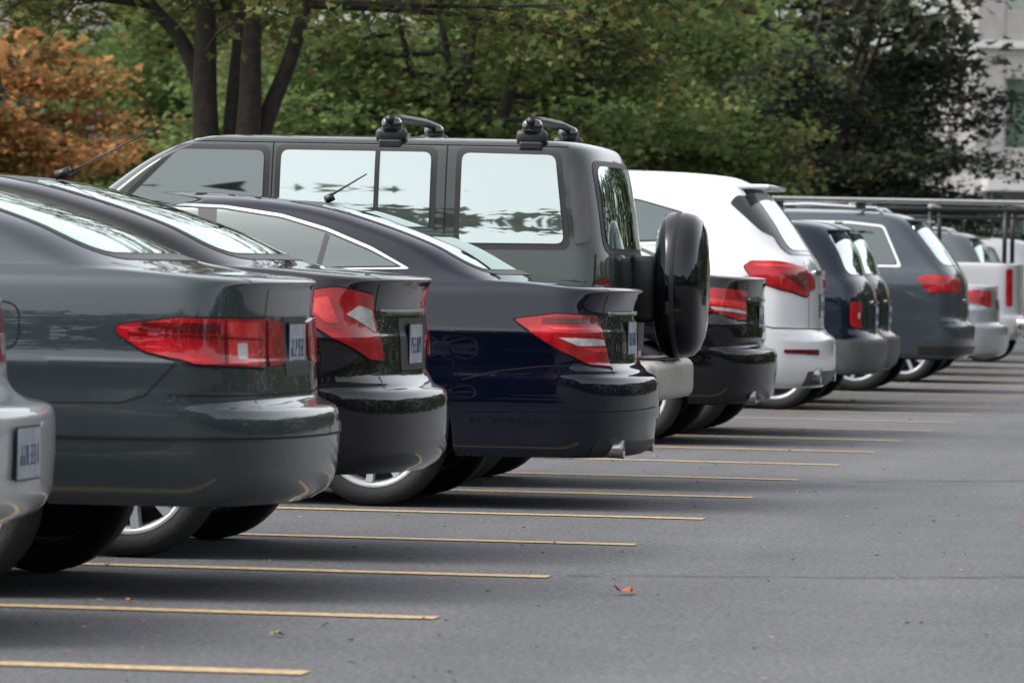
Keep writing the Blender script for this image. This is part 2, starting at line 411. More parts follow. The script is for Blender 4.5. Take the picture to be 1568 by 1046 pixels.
def suv_levels(L,Ht=1.80,w=.94,z0=.34,belt=1.16,lid=-.10,topx=-.55,cc=.38,bump=.68,gh=.0):
    f=-L;xe=-cc;fe=f+.5
    def hz(t): return belt+t*(Ht-belt)
    lv=[(z0,-.09,xe,.09,w-.04,f+.06,fe),
        (z0+.05,-.035,xe,.09,w-.015,f+.02,fe),
        (max(.50,z0+.12),0,xe,.085,w,f,fe),
        (bump-.03,-.005,xe,.085,w+.002,f,fe),
        (bump+.005,-.03,xe,.08,w+.002,f+.01,fe),
        (bump+.03,lid+.03,xe,.05,w+.002,f+.02,fe),
        (bump+.08,lid+.005,xe,.05,w,f+.04,fe),
        (bump+(belt-bump)*.5,lid,xe,.05,w-.002,f+.12,fe+.05),
        (belt-.10,lid-.015,xe,.05,w-.012,f+.55,fe+.4),
        (belt-.03,lid-.04,xe-.02,.05,w-.035,f+1.0,fe+.8),
        (belt+.02,lid-.07,xe-.08,.05,w-.065,f+1.2,fe+.95),
        (hz(.10),lid-.10,xe-.12,.05,w-.085,f+1.32,fe+1.05),
        (hz(.45),lid+(topx-lid)*.50,-.68,.05,w-.135-gh*.5,f+1.72,f+2.0),
        (hz(.78),lid+(topx-lid)*.86,-.86,.05,w-.195-gh,f+2.12,f+2.4),
        (hz(.87),topx-.02,-.95,.04,w-.23-gh,f+2.3,f+2.5),
        (hz(.93),topx-.12,-1.05,.04,w-.30-gh,f+2.45,f+2.65),
        (hz(.97),topx-.38,-1.25,.03,w-.44-gh,f+2.6,f+2.8),
        (hz(.992),topx-.8,-1.6,.02,w-.65-gh,f+2.75,f+2.9),
        (hz(1.0),topx-1.0,-1.75,.01,.03,f+2.8,f+2.95)]
    return clean(lv)
SEG={'0':'abcdef','1':'bc','2':'abged','3':'abgcd','4':'fgbc','5':'afgcd','6':'afgedc','7':'abc','8':'abcdefg','9':'abfgcd','A':'efabcg','H':'fegbc','J':'bcde','L':'fed','P':'feabg','E':'afged'}
rpl=random.Random(77)
def plate(c,z,y=0,x=None,w=.30,h=.15):
    x=x if x is not None else c.surf_x(y,z)-.001
    c.trim.box((x+.002,y-w/2-.006,z-h/2-.006),(x+.006,y+w/2+.006,z+h/2+.006),'black',.0)
    c.trim.box((x+.007,y-w/2,z-h/2),(x+.009,y+w/2,z+h/2),'plate',0)
    txt=''.join(rpl.choice('AHJLPE') for _ in range(3))+''.join(rpl.choice('0123456789') for _ in range(3))
    cw=.024;chh=.060;t=.007
    for i,chx in enumerate(txt):
        y0=y-.118+i*.040+(.012 if i>2 else 0)
        S={'a':((0,chh-t),(cw,chh)),'b':((cw-t,chh/2),(cw,chh)),'c':((cw-t,0),(cw,chh/2)),'d':((0,0),(cw,t)),'e':((0,0),(t,chh/2)),'f':((0,chh/2),(t,chh)),'g':((0,chh/2-t/2),(cw,chh/2+t/2))}
        for k,sgm in enumerate(SEG[chx]):
            (a0,b0),(a1,b1)=S[sgm]; c.trim.box((x+.0095,y0+a0,z-chh/2-.005+b0),(x+.0103+k*.0001,y0+a1,z-chh/2-.005+b1),'platetext',0)
def sedan_common(c,dz=0,h=0,frame='chrome'):
    def q(z): return z+dz+h*(z-1.05)/.4
    dlo=[(-1.14,q(1.10)),(-1.28,q(1.165)),(-1.50,q(1.25)),(-1.72,q(1.31)),(-2.0,q(1.347)),(-2.3,q(1.355)),(-2.58,q(1.33)),(-2.95,q(1.20)),(-3.22,q(1.06)),(-3.3,q(1.03))]
    c.side(c.win,rp(grow_poly(dlo,.024),.02),.002,frame,skirt=False)
    c.side(c.win,rp(grow_poly(dlo,.010),.02),.0035,'black',skirt=False)
    c.side(c.win,rp(dlo,.02),.0055,'glass')
    c.side(c.win,[(-2.08,q(1.066)),(-2.0,q(1.068)),(-2.03,q(1.347)),(-2.12,q(1.350))],.0078,'blackgloss')
    c.side(c.win,[(-1.53,q(1.083)),(-1.505,q(1.083)),(-1.475,q(1.235)),(-1.50,q(1.245))],.0078,'blackgloss')
def side_panels(c,zb=1.0,sill=.36):
    c.poly_line(c.side,c.trim,[(-1.78,sill),(-1.70,.55),(-1.50,.80),(-1.40,zb)],.006)
    c.poly_line(c.side,c.trim,[(-2.13,sill),(-2.13,.8),(-2.10,zb+.02)],.006)
    c.poly_line(c.side,c.trim,[(-3.2,sill),(-3.25,.8),(-3.2,zb-.05)],.006)
    c.side(c.trim,rp([(-1.82,.87),(-1.62,.875),(-1.62,.905),(-1.82,.90)],.015),.02,c.paint)
    c.side(c.trim,rp([(-2.60,.86),(-2.40,.865),(-2.40,.895),(-2.60,.89)],.015),.02,c.paint)
# ================================================================== CARS
P_silver=paint('silver_paint',(.48,.49,.50),.25,.35,spec=.5)
P_silver2=paint('dull_silver_paint',(.30,.31,.32),.25,.35,spec=.5)
P_teal=paint('dark_grey_green_paint',(.032,.043,.047),.3,.3)
P_black=paint('black_paint',(.003,.003,.004),.0,.3,.03,0)
P_blackb=paint('black_metallic_paint',(.005,.0045,.006),.3,.3,.03,0)
P_navy=paint('navy_paint',(.0022,.0036,.0115),.2,.3,.03,0)
P_green=paint('dark_green_paint',(.032,.042,.035),.3,.32)
P_white=paint('white_paint',(.68,.69,.70),.0,.3,.1)
P_white2=paint('weathered_white_paint',(.42,.43,.44),.0,.4,.2)
P_navy2=paint('dark_navy_paint',(.004,.008,.018),.2,.3,.05,0)
P_bluegrey=paint('bluegrey_paint',(.048,.060,.072),.3,.3)
P_grey=paint('grey_paint',(.10,.11,.12),.5,.3)

def backlight(c,z0,z1,y0,y1,mat='glass_back'):
    pl=[(-y0,z0),(y0,z0),(y1,z1),(-y1,z1)]
    c.rear(c.win,rp(grow_poly(pl,.02),.08),.002,'black',skirt=False)
    c.rear(c.win,rp(pl,.07),.005,mat)

# --- silver sedan (nearest, partly out of frame)
c=Car('silver_sedan',(-3.77,16.65),sedan_levels(4.7,1.45,.88,bump=.68,lid=-.20,shelf=.13,z0=.33),4.7,P_silver,oh=1.05)
sedan_common(c); backlight(c,1.085,1.375,.60,.50); side_panels(c)
c.wrap(c.lights,rp([(c.uy(.45),.80),(c.ux(-.40),.82),(c.ux(-.40),.95),(c.uy(.45),.97)],.03),.006,'red')
c.wrap(c.lights,rp([(c.uy(.5),.82),(c.uy(.66),.82),(c.uy(.66),.89),(c.uy(.5),.89)],.02),.008,'white')
plate(c,.545,-.10)
c.finish(spokes=10)

# --- dark grey-green sedan
c=Car('dark_green_sedan',(-3.33,19.24),sedan_levels(4.83,1.455,.905,deck=1.095,z0=.315,lid=-.115,bump=.635,cc=.40,bl0=-.46,bl1=-1.38,lip=.01),4.83,P_teal,oh=1.16,wb=2.74,p=3.8)
sedan_common(c,.035,frame='black'); backlight(c,1.145,1.395,.62,.50); side_panels(c)
lp=[(c.ux(-.57),.908),(c.ux(-.57),.885),(c.ux(-.47),.825),(c.ux(-.29),.785),(c.uy(.50),.772),(c.uy(.47),.935),(c.ux(-.36),.935)]
c.wrap(c.lights,rp(grow_poly(lp,.007),.02),.003,'gap')
c.wrap(c.lights,rp(lp,.02),.008,'red')
c.wrap(c.lights,rp([(c.ux(-.21),.785),(c.uy(.56),.78),(c.uy(.56),.925),(c.ux(-.21),.925)],.01),.0095,'redbright')
c.wrap(c.lights,rp([(c.ux(-.19),.80),(c.uy(.66),.80),(c.uy(.66),.855),(c.ux(-.19),.855)],.008),.011,'white')
c.wrap(c.lights,rp([(c.ux(-.50),.892),(c.ux(-.23),.885),(c.ux(-.23),.92),(c.ux(-.48),.92)],.008),.0095,'reddark')
c.line(c.wrap,c.lights,(c.ux(-.53),.882),(c.uy(.49),.865),.006,.0125,'reddark')
c.line(c.wrap,c.lights,(c.ux(-.215),.785),(c.ux(-.215),.93),.006,.0105,'reddark')
c.wrap(c.lights,rp([(c.uy(.45),.775),(c.uy(.24),.785),(c.uy(.24),.92),(c.uy(.45),.935)],.015),.008,'red')
c.wrap(c.trim,rp([(-.22,.74),(.22,.74),(.22,.94),(-.22,.94)],.02),.002,'black',both=False,skirt=False)
plate(c,.84,0)
c.poly_line(c.wrap,c.trim,[(c.uy(.46),.70),(c.uy(.46),1.03)],.006)
c.poly_line(c.top,c.trim,[(-.14,-.60),(-.35,-.70),(-.62,-.70)],.006)
c.poly_line(c.wrap,c.trim,[(c.ux(-.36),.79),(c.ux(-.46),.68),(c.ux(-.54),.655),(c.ux(-.80),.65)],.006)
c.poly_line(c.wrap,c.trim,[(0,.682),(c.ux(-.38),.682)],.006)
c.wrap(c.trim,rp([(-.02,.545),(c.ux(-.78),.545),(c.ux(-.78),.575),(-.02,.575)],.01),.006,P_teal)
c.poly_line(c.wrap,c.trim,[(-.02,.542),(c.ux(-.78),.542)],.008,.0072,'gap')
fd=[(-.98+.09*math.copysign(abs(math.cos(a))**.6,math.cos(a)),.90+.08*math.copysign(abs(math.sin(a))**.6,math.sin(a))) for a in np.linspace(0,2*math.pi,24)]
c.poly_line(c.side,c.trim,fd,.006)
c.finish(spokes=10)

# --- black sedan
c=Car('black_sedan',(-3.35,21.95),sedan_levels(4.8,1.48,.905,deck=1.105,z0=.33,lid=-.12,bump=.645,lip=.03,cc=.40,shelf=.06,crease=.86,bb=.13),4.8,P_blackb,oh=1.06,wb=2.77,p=3.6)
sedan_common(c,.045,h=.0,frame='chrome'); backlight(c,1.155,1.42,.62,.50,'glass_back'); side_panels(c)
lp=[(c.ux(-.47),1.005),(c.ux(-.46),.965),(c.ux(-.31),.855),(c.uy(.70),.765),(c.uy(.56),.76),(c.uy(.68),1.01),(c.ux(-.29),1.035)]
c.wrap(c.lights,rp(grow_poly(lp,.007),.02),.003,'gap')
c.wrap(c.lights,rp(lp,.02),.010,'red')
c.wrap(c.lights,rp([(c.ux(-.42),.985),(c.ux(-.31),.90),(c.ux(-.27),.90),(c.ux(-.31),1.0)],.01),.0125,'redbright')
c.wrap(c.lights,rp([(c.ux(-.25),.93),(c.ux(-.18),.88),(c.uy(.64),.86),(c.uy(.67),.95),(c.ux(-.21),.97)],.012),.0125,'white')
c.wrap(c.lights,rp([(c.ux(-.16),.84),(c.uy(.72),.785),(c.uy(.60),.775),(c.uy(.62),.84)],.012),.0125,'reddark')
c.wrap(c.trim,rp([(-.52,.93),(.52,.93),(.52,.955),(-.52,.955)],.008),.012,'chrome',both=False)
c.wrap(c.trim,rp([(-.30,.72),(.30,.72),(.30,.92),(-.30,.92)],.02),.002,'black',both=False,skirt=False)
plate(c,.82,0)
c.poly_line(c.wrap,c.trim,[(c.uy(.55),.71),(c.uy(.64),1.05)],.006)
c.poly_line(c.top,c.trim,[(-.13,-.60),(-.33,-.70),(-.62,-.71)],.006)
c.poly_line(c.wrap,c.trim,[(c.uy(.56),.745),(c.ux(-.28),.81),(c.ux(-.44),.79),(c.ux(-.66),.70)],.006)
c.trim.tube([(-1.52,0,1.455),(-1.12,0,1.665)],[.005,.003],'black',6); c.trim.tube([(-1.56,0,1.45),(-1.50,0,1.47)],.018,'black')
c.finish(spokes=10)

# --- navy sedan
c=Car('navy_sedan',(-3.09,27.0),sedan_levels(4.6,1.46,.885,deck=1.06,z0=.245,lid=-.13,bump=.62,lip=.04,cc=.42,shelf=.055,bl0=-.58,crease=.84,bb=.12),4.6,P_navy,oh=1.22,wb=2.70,p=3.7)
sedan_common(c,.02,h=.0,frame='chrome'); backlight(c,1.11,1.40,.60,.49,'glass_hi'); side_panels(c)
lp=[(c.ux(-.58),.885),(c.ux(-.51),.84),(c.ux(-.35),.745),(c.uy(.79),.680),(c.uy(.58),.665),(c.uy(.70),.905),(c.ux(-.37),.912)]
c.wrap(c.lights,rp(grow_poly(lp,.007),.02),.003,'gap')
c.wrap(c.lights,rp(lp,.02),.010,'red')
c.wrap(c.lights,rp([(c.ux(-.36),.805),(c.ux(-.28),.768),(c.uy(.64),.768),(c.uy(.66),.795),(c.ux(-.21),.80)],.006),.012,'white')
c.wrap(c.lights,rp([(c.ux(-.26),.757),(c.ux(-.21),.738),(c.uy(.62),.738),(c.uy(.63),.757)],.004),.012,'redbright')
c.wrap(c.lights,rp([(c.ux(-.38),.835),(c.uy(.67),.835),(c.uy(.68),.850),(c.ux(-.42),.850)],.004),.012,'redbright')
c.wrap(c.lights,rp([(c.ux(-.44),.865),(c.uy(.68),.868),(c.uy(.69),.895),(c.ux(-.44),.893)],.004),.012,'reddark')
c.wrap(c.lights,rp([(c.ux(-.18),.722),(c.ux(-.16),.70),(c.uy(.60),.69),(c.uy(.62),.72)],.004),.012,'reddark')
c.wrap(c.trim,rp([(-.50,.905),(.50,.905),(.50,.925),(-.50,.925)],.008),.014,'chrome',both=False)
c.wrap(c.trim,rp([(-.32,.70),(.32,.70),(.32,.90),(-.32,.90)],.02),.002,'blackgloss',both=False,skirt=False)
plate(c,.80,0)
c.poly_line(c.wrap,c.trim,[(c.uy(.54),.68),(c.uy(.62),.93),(c.uy(.64),1.0)],.006)
c.poly_line(c.top,c.trim,[(-.13,-.60),(-.33,-.69),(-.62,-.70)],.006)
c.poly_line(c.wrap,c.trim,[(c.uy(.78),.68),(c.ux(-.44),.67),(c.ux(-.66),.64),(c.ux(-.80),.60)],.005)
c.wrap(c.trim,rp([(0,.425),(c.ux(-.78),.425),(c.ux(-.78),.45),(0,.475)],.008),.010,P_navy)
c.wrap(c.trim,rp([(-.8,.25),(.8,.25),(.8,.32),(-.8,.32)],.02),.003,'black',both=False)
for yy in (-.60,.60):
    c.trim.lathe([(.034,-.2),(.042,-.02),(.044,0.0),(.037,0.0),(.033,-.03)],'exhaust',(-.075,yy,.285),'x',24); c.trim.lathe([(.037,-.008),(.001,-.012)],'gap',(-.075,yy,.285),'x',24)
c.trim.tube([(-1.62,.0,1.43),(-1.58,.0,1.45)],.02,'black'); c.trim.tube([(-1.60,0,1.45),(-1.42,0,1.56)],[.006,.003],'black')
c.finish(spokes=10)

# --- dark green boxy suv
f=-4.5
lv=[(.42,-.26,-.5,.04,.83,f+.05,f+.5),(.50,-.235,-.5,.04,.855,f,f+.5),(.70,-.225,-.5,.04,.88,f,f+.5),(.95,-.22,-.5,.04,.885,f+.02,f+.5),(1.05,-.225,-.5,.04,.88,f+.15,f+.6),
    (1.12,-.23,-.5,.04,.868,f+.55,f+.9),(1.18,-.235,-.5,.04,.855,f+1.05,f+1.3),(1.22,-.245,-.51,.04,.845,f+1.15,f+1.4),(1.45,-.28,-.55,.04,.815,f+1.45,f+1.65),(1.68,-.33,-.60,.04,.78,f+1.78,f+1.95),(1.745,-.37,-.66,.04,.755,f+1.92,f+2.1),
    (1.775,-.46,-.76,.03,.69,f+2.02,f+2.2),(1.788,-.75,-1.0,.02,.50,f+2.12,f+2.3),(1.797,-1.0,-1.2,.02,.25,f+2.22,f+2.4),(1.80,-1.1,-1.3,.01,.03,f+2.3,f+2.45)]
c=Car('dark_green_suv',(-3.28,29.6),lv,4.5,P_green,oh=1.12,wb=2.65,rw=.37,p=4.6,zarch=.95,kt=.025,archR=.44)
def suvwin(c,pl,mat='glass_hi',fr='black',g=.03,r=.05):
    c.side(c.win,rp(grow_poly(pl,g),r),.003,fr); c.side(c.win,rp(pl,r*.8),.008,mat)
suvwin(c,[(-1.04,1.245),(-.50,1.25),(-.56,1.70),(-1.04,1.705)])
suvwin(c,[(-1.98,1.235),(-1.20,1.245),(-1.20,1.705),(-1.98,1.705)])
suvwin(c,[(-2.98,1.225),(-2.07,1.235),(-2.07,1.70),(-2.52,1.70)],'glass')
c.side(c.win,[(-1.49,1.24),(-1.465,1.24),(-1.465,1.71),(-1.49,1.71)],.012,'black')
c.side(c.win,rp([(-.44,1.24),(-.37,1.27),(-.42,1.66),(-.50,1.70)],.03),.012,'blackgloss')
c.rear(c.win,rp([(-.72,1.20),(.72,1.20),(.68,1.68),(-.68,1.68)],.08),.003,'black'); c.rear(c.win,rp([(-.68,1.23),(.68,1.23),(.64,1.65),(-.64,1.65)],.07),.007,'glass')
c.line(c.side,c.trim,(-1.12,.75),(-1.12,1.75),.007); c.line(c.side,c.trim,(-2.025,.45),(-2.025,1.76),.007); c.line(c.side,c.trim,(-.34,.6),(-.34,1.2),.007)
c.side(c.trim,[(-.50,1.757),(-2.45,1.757),(-2.45,1.745),(-.50,1.745)],.004,'blackgloss')
c.wrap(c.lights,rp([(c.uy(.72),.70),(c.ux(-.33),.70),(c.ux(-.33),1.08),(c.uy(.72),1.08)],.03),.012,'reddark')
c.wrap(c.lights,rp([(c.uy(.74),.92),(c.ux(-.31),.92),(c.ux(-.31),1.05),(c.uy(.74),1.05)],.02),.014,'red')
c.rear(c.trim,rp([(-.6,.70),(.6,.70),(.6,.95),(-.6,.95)],.03),.003,'black')
c.trim.box((-.27,-.86,.45),(0,.86,.66),'greymetal',.05,4); c.trim.box((-.50,-.89,.45),(-.02,-.80,.655),'greymetal',.04,4); c.trim.box((-.50,.80,.45),(-.02,.89,.655),'greymetal',.04,4)
c.trim.box((-.2,-.45,.662),(-.01,.45,.672),'black',.004)
sy=.10
c.trim.lathe([(.001,.135),(.20,.133),(.29,.125),(.340,.105),(.368,.075),(.380,.035),(.382,-.03),(.372,-.08),(.31,-.11),(.001,-.11)],P_black,(0,sy,1.05),'x',72)
c.trim.lathe([(.386,-.02),(.386,.0),(.381,.005)],'black',(0,sy,1.05),'x',72)
c.trim.box((-.25,-.1,.85),(-.10,.3,1.2),'black',.03)
c.side(c.trim,[(-.50,.60),(-4.3,.60),(-4.3,.66),(-.50,.66)],.012,'black')
for xb in (-.69,-1.42):
    for sg in (-1,1):
        c.trim.box((xb-.08,sg*.71-.04,1.755),(xb+.08,sg*.71+.04,1.83),'black',.025,3)
        c.trim.box((xb-.05,sg*.71-.055,1.80),(xb+.05,sg*.71+.055,1.885),'blackgloss',.03,3)
        c.trim.box((xb-.06,sg*.72-.05,1.725),(xb+.06,sg*.72+.02,1.77),'black',.01)
    c.trim.tube([(xb,-.80,1.872),(xb,-.4,1.885),(xb,.4,1.885),(xb,.80,1.872)],.022,'black',10)
c.mirx=1.35;c.mirz=1.2
c.finish(wheel_w=.25,spokes=6)

# --- second black sedan
c=Car('black_sedan',(-3.49,37.4),sedan_levels(4.8,1.48,.90,deck=1.115,z0=.27,lid=-.10,bump=.62,lip=.02,cc=.40),4.8,P_black,oh=.86,wb=2.85,p=3.8)
sedan_common(c,.05); backlight(c,1.16,1.41,.60,.50,'glass_hi'); side_panels(c)
lp=[(c.ux(-.50),.965),(c.ux(-.46),.90),(c.ux(-.2),.82),(c.uy(.60),.81),(c.uy(.60),1.00),(c.ux(-.36),1.02)]
c.wrap(c.lights,rp(lp,.02),.010,'red')
c.wrap(c.lights,rp([(c.ux(-.44),.92),(c.uy(.62),.88),(c.uy(.62),.93),(c.ux(-.44),.955)],.01),.012,'redbright')
c.wrap(c.lights,rp([(c.ux(-.32),.875),(c.uy(.62),.85),(c.uy(.62),.87),(c.ux(-.35),.90)],.01),.012,'white')
c.wrap(c.trim,rp([(-.50,.93),(.50,.93),(.50,.955),(-.50,.955)],.008),.012,'chrome',both=False)
plate(c,.82,0); c.poly_line(c.wrap,c.trim,[(c.uy(.55),.68),(c.uy(.58),1.05)],.007)
c.poly_line(c.wrap,c.trim,[(c.uy(.6),.79),(c.ux(-.44),.74),(c.ux(-.6),.66)],.006)
c.trim.lathe([(.03,-.2),(.042,0.0),(.038,0.0),(.032,-.12)],'exhaust',(-.07,-.56,.31),'x',20)
c.finish(spokes=10)

# --- white suv
c=Car('white_suv',(-3.31,39.9),suv_levels(4.88,1.83,.955,z0=.33,belt=1.22,lid=-.10,topx=-.60,cc=.42),4.88,P_white,oh=1.02,wb=2.93,rw=.38,p=3.4,zarch=.96,archR=.43)
dlo=[(-.96,1.345),(-.87,1.43),(-1.00,1.52),(-1.30,1.60),(-1.70,1.66),(-2.1,1.68),(-2.5,1.67),(-2.95,1.53),(-3.35,1.27),(-3.45,1.22)]
c.side(c.win,rp(grow_poly(dlo,.035),.05),.004,'chrome'); c.side(c.win,rp(grow_poly(dlo,.012),.04),.006,'black'); c.side(c.win,rp(dlo,.04),.009,'glass')
c.rear(c.win,rp([(-.76,1.25),(.76,1.25),(.64,1.70),(-.64,1.70)],.08),.004,'blackgloss'); c.rear(c.win,rp([(-.66,1.28),(.66,1.28),(.55,1.67),(-.55,1.67)],.07),.008,'glass')
for sgn in (-1,1): c.patch(c.win,c.x,c.z,rp([(-.26,1.32),(-.46,1.41),(-.68,1.60),(-.64,1.65),(-.42,1.66)],.02),.005,'blackgloss',(c.fc[:,1]*sgn>0))
c.trim.box((-.98,-.63,1.70),(-.42,.63,1.735),P_white,.016,4); 
c.trim.tube([(-1.75,0,1.82),(-1.68,0,1.87),(-1.55,0,1.87),(-1.52,0,1.81)],[.02,.03,.03,.02],P_white)
lp=[(c.ux(-.58),1.165),(c.ux(-.50),1.075),(c.ux(-.30),1.01),(c.uy(.70),.965),(c.uy(.60),.965),(c.uy(.60),1.15),(c.ux(-.30),1.20),(c.ux(-.50),1.20)]
c.wrap(c.lights,rp(grow_poly(lp,.007),.03),.004,'gap'); c.wrap(c.lights,rp(lp,.03),.014,'red')
c.wrap(c.lights,rp([(c.ux(-.30),1.12),(c.ux(-.22),1.06),(c.uy(.74),1.01),(c.uy(.64),1.0),(c.uy(.64),1.13)],.02),.016,'reddark')
c.wrap(c.lights,rp([(c.ux(-.50),1.165),(c.uy(.66),1.155),(c.uy(.66),1.17),(c.ux(-.48),1.18)],.01),.016,'redbright')
c.wrap(c.lights,rp([(c.uy(.57),1.0),(c.uy(.40),1.02),(c.uy(.40),1.08),(c.uy(.57),1.14)],.02),.012,'red')
c.wrap(c.trim,rp([(-.40,1.11),(.40,1.11),(.40,1.14),(-.40,1.14)],.01),.02,'chrome',both=False)
c.poly_line(c.wrap,c.trim,[(c.uy(.585),.74),(c.uy(.585),1.2)],.009); c.poly_line(c.wrap,c.trim,[(0,.735),(c.ux(-.35),.745),(c.ux(-.62),.80)],.008)
c.wrap(c.trim,rp([(-.75,.35),(.75,.35),(.75,.45),(-.75,.45)],.02),.004,'greyplastic',both=False)
c.wrap(c.lights,rp([(c.uy(.60),.56),(c.ux(-.30),.575),(c.ux(-.30),.60),(c.uy(.60),.60)],.01),.008,'reddark')
for yy in (-.60,.60): c.trim.lathe([(.05,-.25),(.058,-.02),(.060,0.01),(.052,0.01),(.046,-.04)],'exhaust',(-.05,yy,.42),'x',24); c.trim.lathe([(.052,0.0),(.001,-.01)],'gap',(-.05,yy,.42),'x',24)
plate(c,.90,0); c.mirx=1.9;c.mirz=1.15
c.finish(wheel_w=.27,spokes=10)

HQ=False
def gen_suv(name,loc,pm,Ht,wd,belt,L=4.45,oh=.95,lightz=(.82,1.12),rails=False,topx=-.42,bumpmat=None,tall=True,chrome='black',p=3.8,rw=.34,rot=0,z0=.36,bump=.66,bump0=.37):
    c=Car(name,loc,suv_levels(L,Ht,wd,z0=z0,belt=belt,lid=-.09,topx=topx,cc=.34,bump=bump),L,pm,oh=oh,wb=2.62,rw=rw,p=p,zarch=.86 if belt<1.1 else .93,archR=rw+.045,roty=rot)
    b=belt+.06; t=belt+(Ht-belt)*.74
    pl=[(-.72,b),(-.88,t-.03),(-1.2,t),(-2.3,t),(-2.6,t-.05),(-3.1,b)]
    c.side(c.win,rp(grow_poly(pl,.03),.04),.004,chrome); c.side(c.win,rp(grow_poly(pl,.008),.04),.006,'black'); c.side(c.win,rp(pl,.04),.009,'glass')
    for xp in (-1.28,-2.12): c.side(c.win,[(xp-.05,b-.02),(xp+.03,b-.02),(xp+.02,t+.02),(xp-.06,t+.02)],.012,pm if chrome=='black' else 'blackgloss')
    c.rear(c.win,rp([(-wd+.20,b),(wd-.20,b),(wd-.30,t+.01),(-wd+.30,t+.01)],.07),.006,'glass')
    if tall: lp=[(c.uy(wd-.14),lightz[0]),(c.ux(-.24),lightz[0]+.02),(c.ux(-.24),lightz[1]),(c.uy(wd-.14),lightz[1])]
    else: lp=[(c.ux(-.55),lightz[1]-.03),(c.ux(-.42),lightz[0]),(c.uy(.6),lightz[0]-.01),(c.uy(.6),lightz[1]-.01),(c.ux(-.45),lightz[1])]
    c.wrap(c.lights,rp(lp,.03),.012,'red')
    zc=(lightz[0]+lightz[1])/2; c.wrap(c.lights,rp([(c.uy(wd-.12),zc-.03),(c.ux(-.19),zc-.03),(c.ux(-.19),zc+.02),(c.uy(wd-.12),zc+.02)],.01),.014,'white' if tall else 'redbright')
    c.wrap(c.trim,rp([(0,bump0),(c.ux(-.5),bump0),(c.ux(-.5),bump-.01 if bumpmat else bump0+.08),(0,bump-.01 if bumpmat else bump0+.08)],.02),.004,bumpmat or 'black')
    c.trim.box((topx-.35,-wd+.36,Ht-.115),(topx+.14,wd-.36,Ht-.088),pm,.012,3)
    c.wrap(c.trim,rp([(-.35,.88),(.35,.88),(.35,.905),(-.35,.905)],.008),.014,'chrome',both=False)
    c.poly_line(c.wrap,c.trim,[(c.uy(.66),bump+.07),(c.uy(.66),belt-.03)],.008)
    c.trim.tube([(topx+.14,0,Ht-.25),(-.25,.1,belt+.1)],.012,'black')
    if rails:
        for sg in (-1,1):
            yy=sg*(wd-.33); c.trim.tube([(topx-.2,yy,Ht-.10),(topx-.35,yy,Ht+.01),(-1.6,yy,Ht+.035),(-2.3,yy,Ht+.01),(-2.5,yy,Ht-.05)],.017,'chrome' if rails=='c' else 'black',8)
        for xb in (-1.1,-1.9): c.trim.tube([(xb,-wd+.3,Ht+.05),(xb,wd-.3,Ht+.05)],.018,'black'); 
        for xb in (-1.1,-1.9):
            for sg in (-1,1): c.trim.box((xb-.05,sg*(wd-.33)-.03,Ht),(xb+.05,sg*(wd-.33)+.03,Ht+.07),'black',.01)
    plate(c,.78,0); c.mirx=1.45;c.mirz=belt-.05
    c.finish(wheel_w=.23,spokes=5 if tall else 10)
    return c
gen_suv('dark_navy_suv',(-3.50,47.4),P_navy2,1.585,.86,1.06,L=4.3,oh=.85,lightz=(.68,.90),bumpmat='greyplastic',z0=.30,bump=.60,bump0=.31,rw=.33)
gen_suv('dark_navy_suv',(-3.58,50.0),P_navy2,1.60,.87,1.07,L=4.3,oh=.85,lightz=(.70,.92),bumpmat='greyplastic',z0=.30,bump=.60,bump0=.31,rw=.33)
gen_suv('bluegrey_suv',(-3.24,55.7),P_bluegrey,1.76,.97,1.17,L=5.0,oh=1.1,lightz=(.97,1.13),rails='c',topx=-.6,tall=False,chrome='chrome',p=3.4,rw=.37,z0=.33)
c=Car('silver_sedan',(-3.18,60.7),sedan_levels(4.7,1.46,.90,deck=1.06),4.7,P_silver2,oh=1.05)
sedan_common(c,.02); backlight(c,1.11,1.39,.60,.50,'glass_hi'); side_panels(c)
c.wrap(c.lights,rp([(c.ux(-.50),.95),(c.ux(-.45),.86),(c.uy(.6),.80),(c.uy(.6),.97),(c.ux(-.3),.99)],.03),.01,'red')
plate(c,.80,0); c.finish(spokes=10)
# pickup
f=-5.6
lv=[(.42,-.10,-.4,.03,.90,f+.05,f+.5),(.50,-.03,-.4,.03,.93,f,f+.5),(.66,0,-.4,.03,.94,f,f+.5),(.70,-.06,-.4,.03,.94,f,f+.5),(.95,-.08,-.4,.03,.95,f+.02,f+.5),(1.15,-.08,-.4,.03,.945,f+.3,f+.7),(1.27,-.085,-.4,.03,.935,f+1.2,f+1.5),
    (1.285,-.12,-.45,.03,.90,f+1.3,f+1.6),(1.288,-1.0,-1.3,.02,.88,f+1.35,f+1.62),(1.292,-2.05,-2.15,.02,.87,f+1.4,f+1.65),(1.50,-2.08,-2.25,.03,.82,f+1.7,f+1.9),(1.70,-2.14,-2.35,.03,.74,f+2.0,f+2.2),(1.76,-2.3,-2.5,.02,.62,f+2.15,f+2.3),(1.78,-2.5,-2.7,.02,.4,f+2.25,f+2.4),(1.785,-2.7,-2.9,.01,.03,f+2.3,f+2.45)]
c=Car('white_pickup_truck',(-3.20,65.4),lv,5.6,P_white2,oh=1.2,wb=3.3,rw=.39,p=4.8,zarch=.99,archR=.46,kt=.02)
c.side(c.win,rp([(-2.25,1.33),(-2.32,1.67),(-3.0,1.69),(-3.35,1.67),(-3.85,1.33)],.04),.008,'glass'); c.rear(c.win,rp([(-.66,1.35),(.66,1.35),(.6,1.65),(-.6,1.65)],.05),.006,'glass')
c.wrap(c.lights,rp([(c.uy(.84),.80),(c.ux(-.22),.80),(c.ux(-.22),1.22),(c.uy(.84),1.22)],.03),.012,'red')
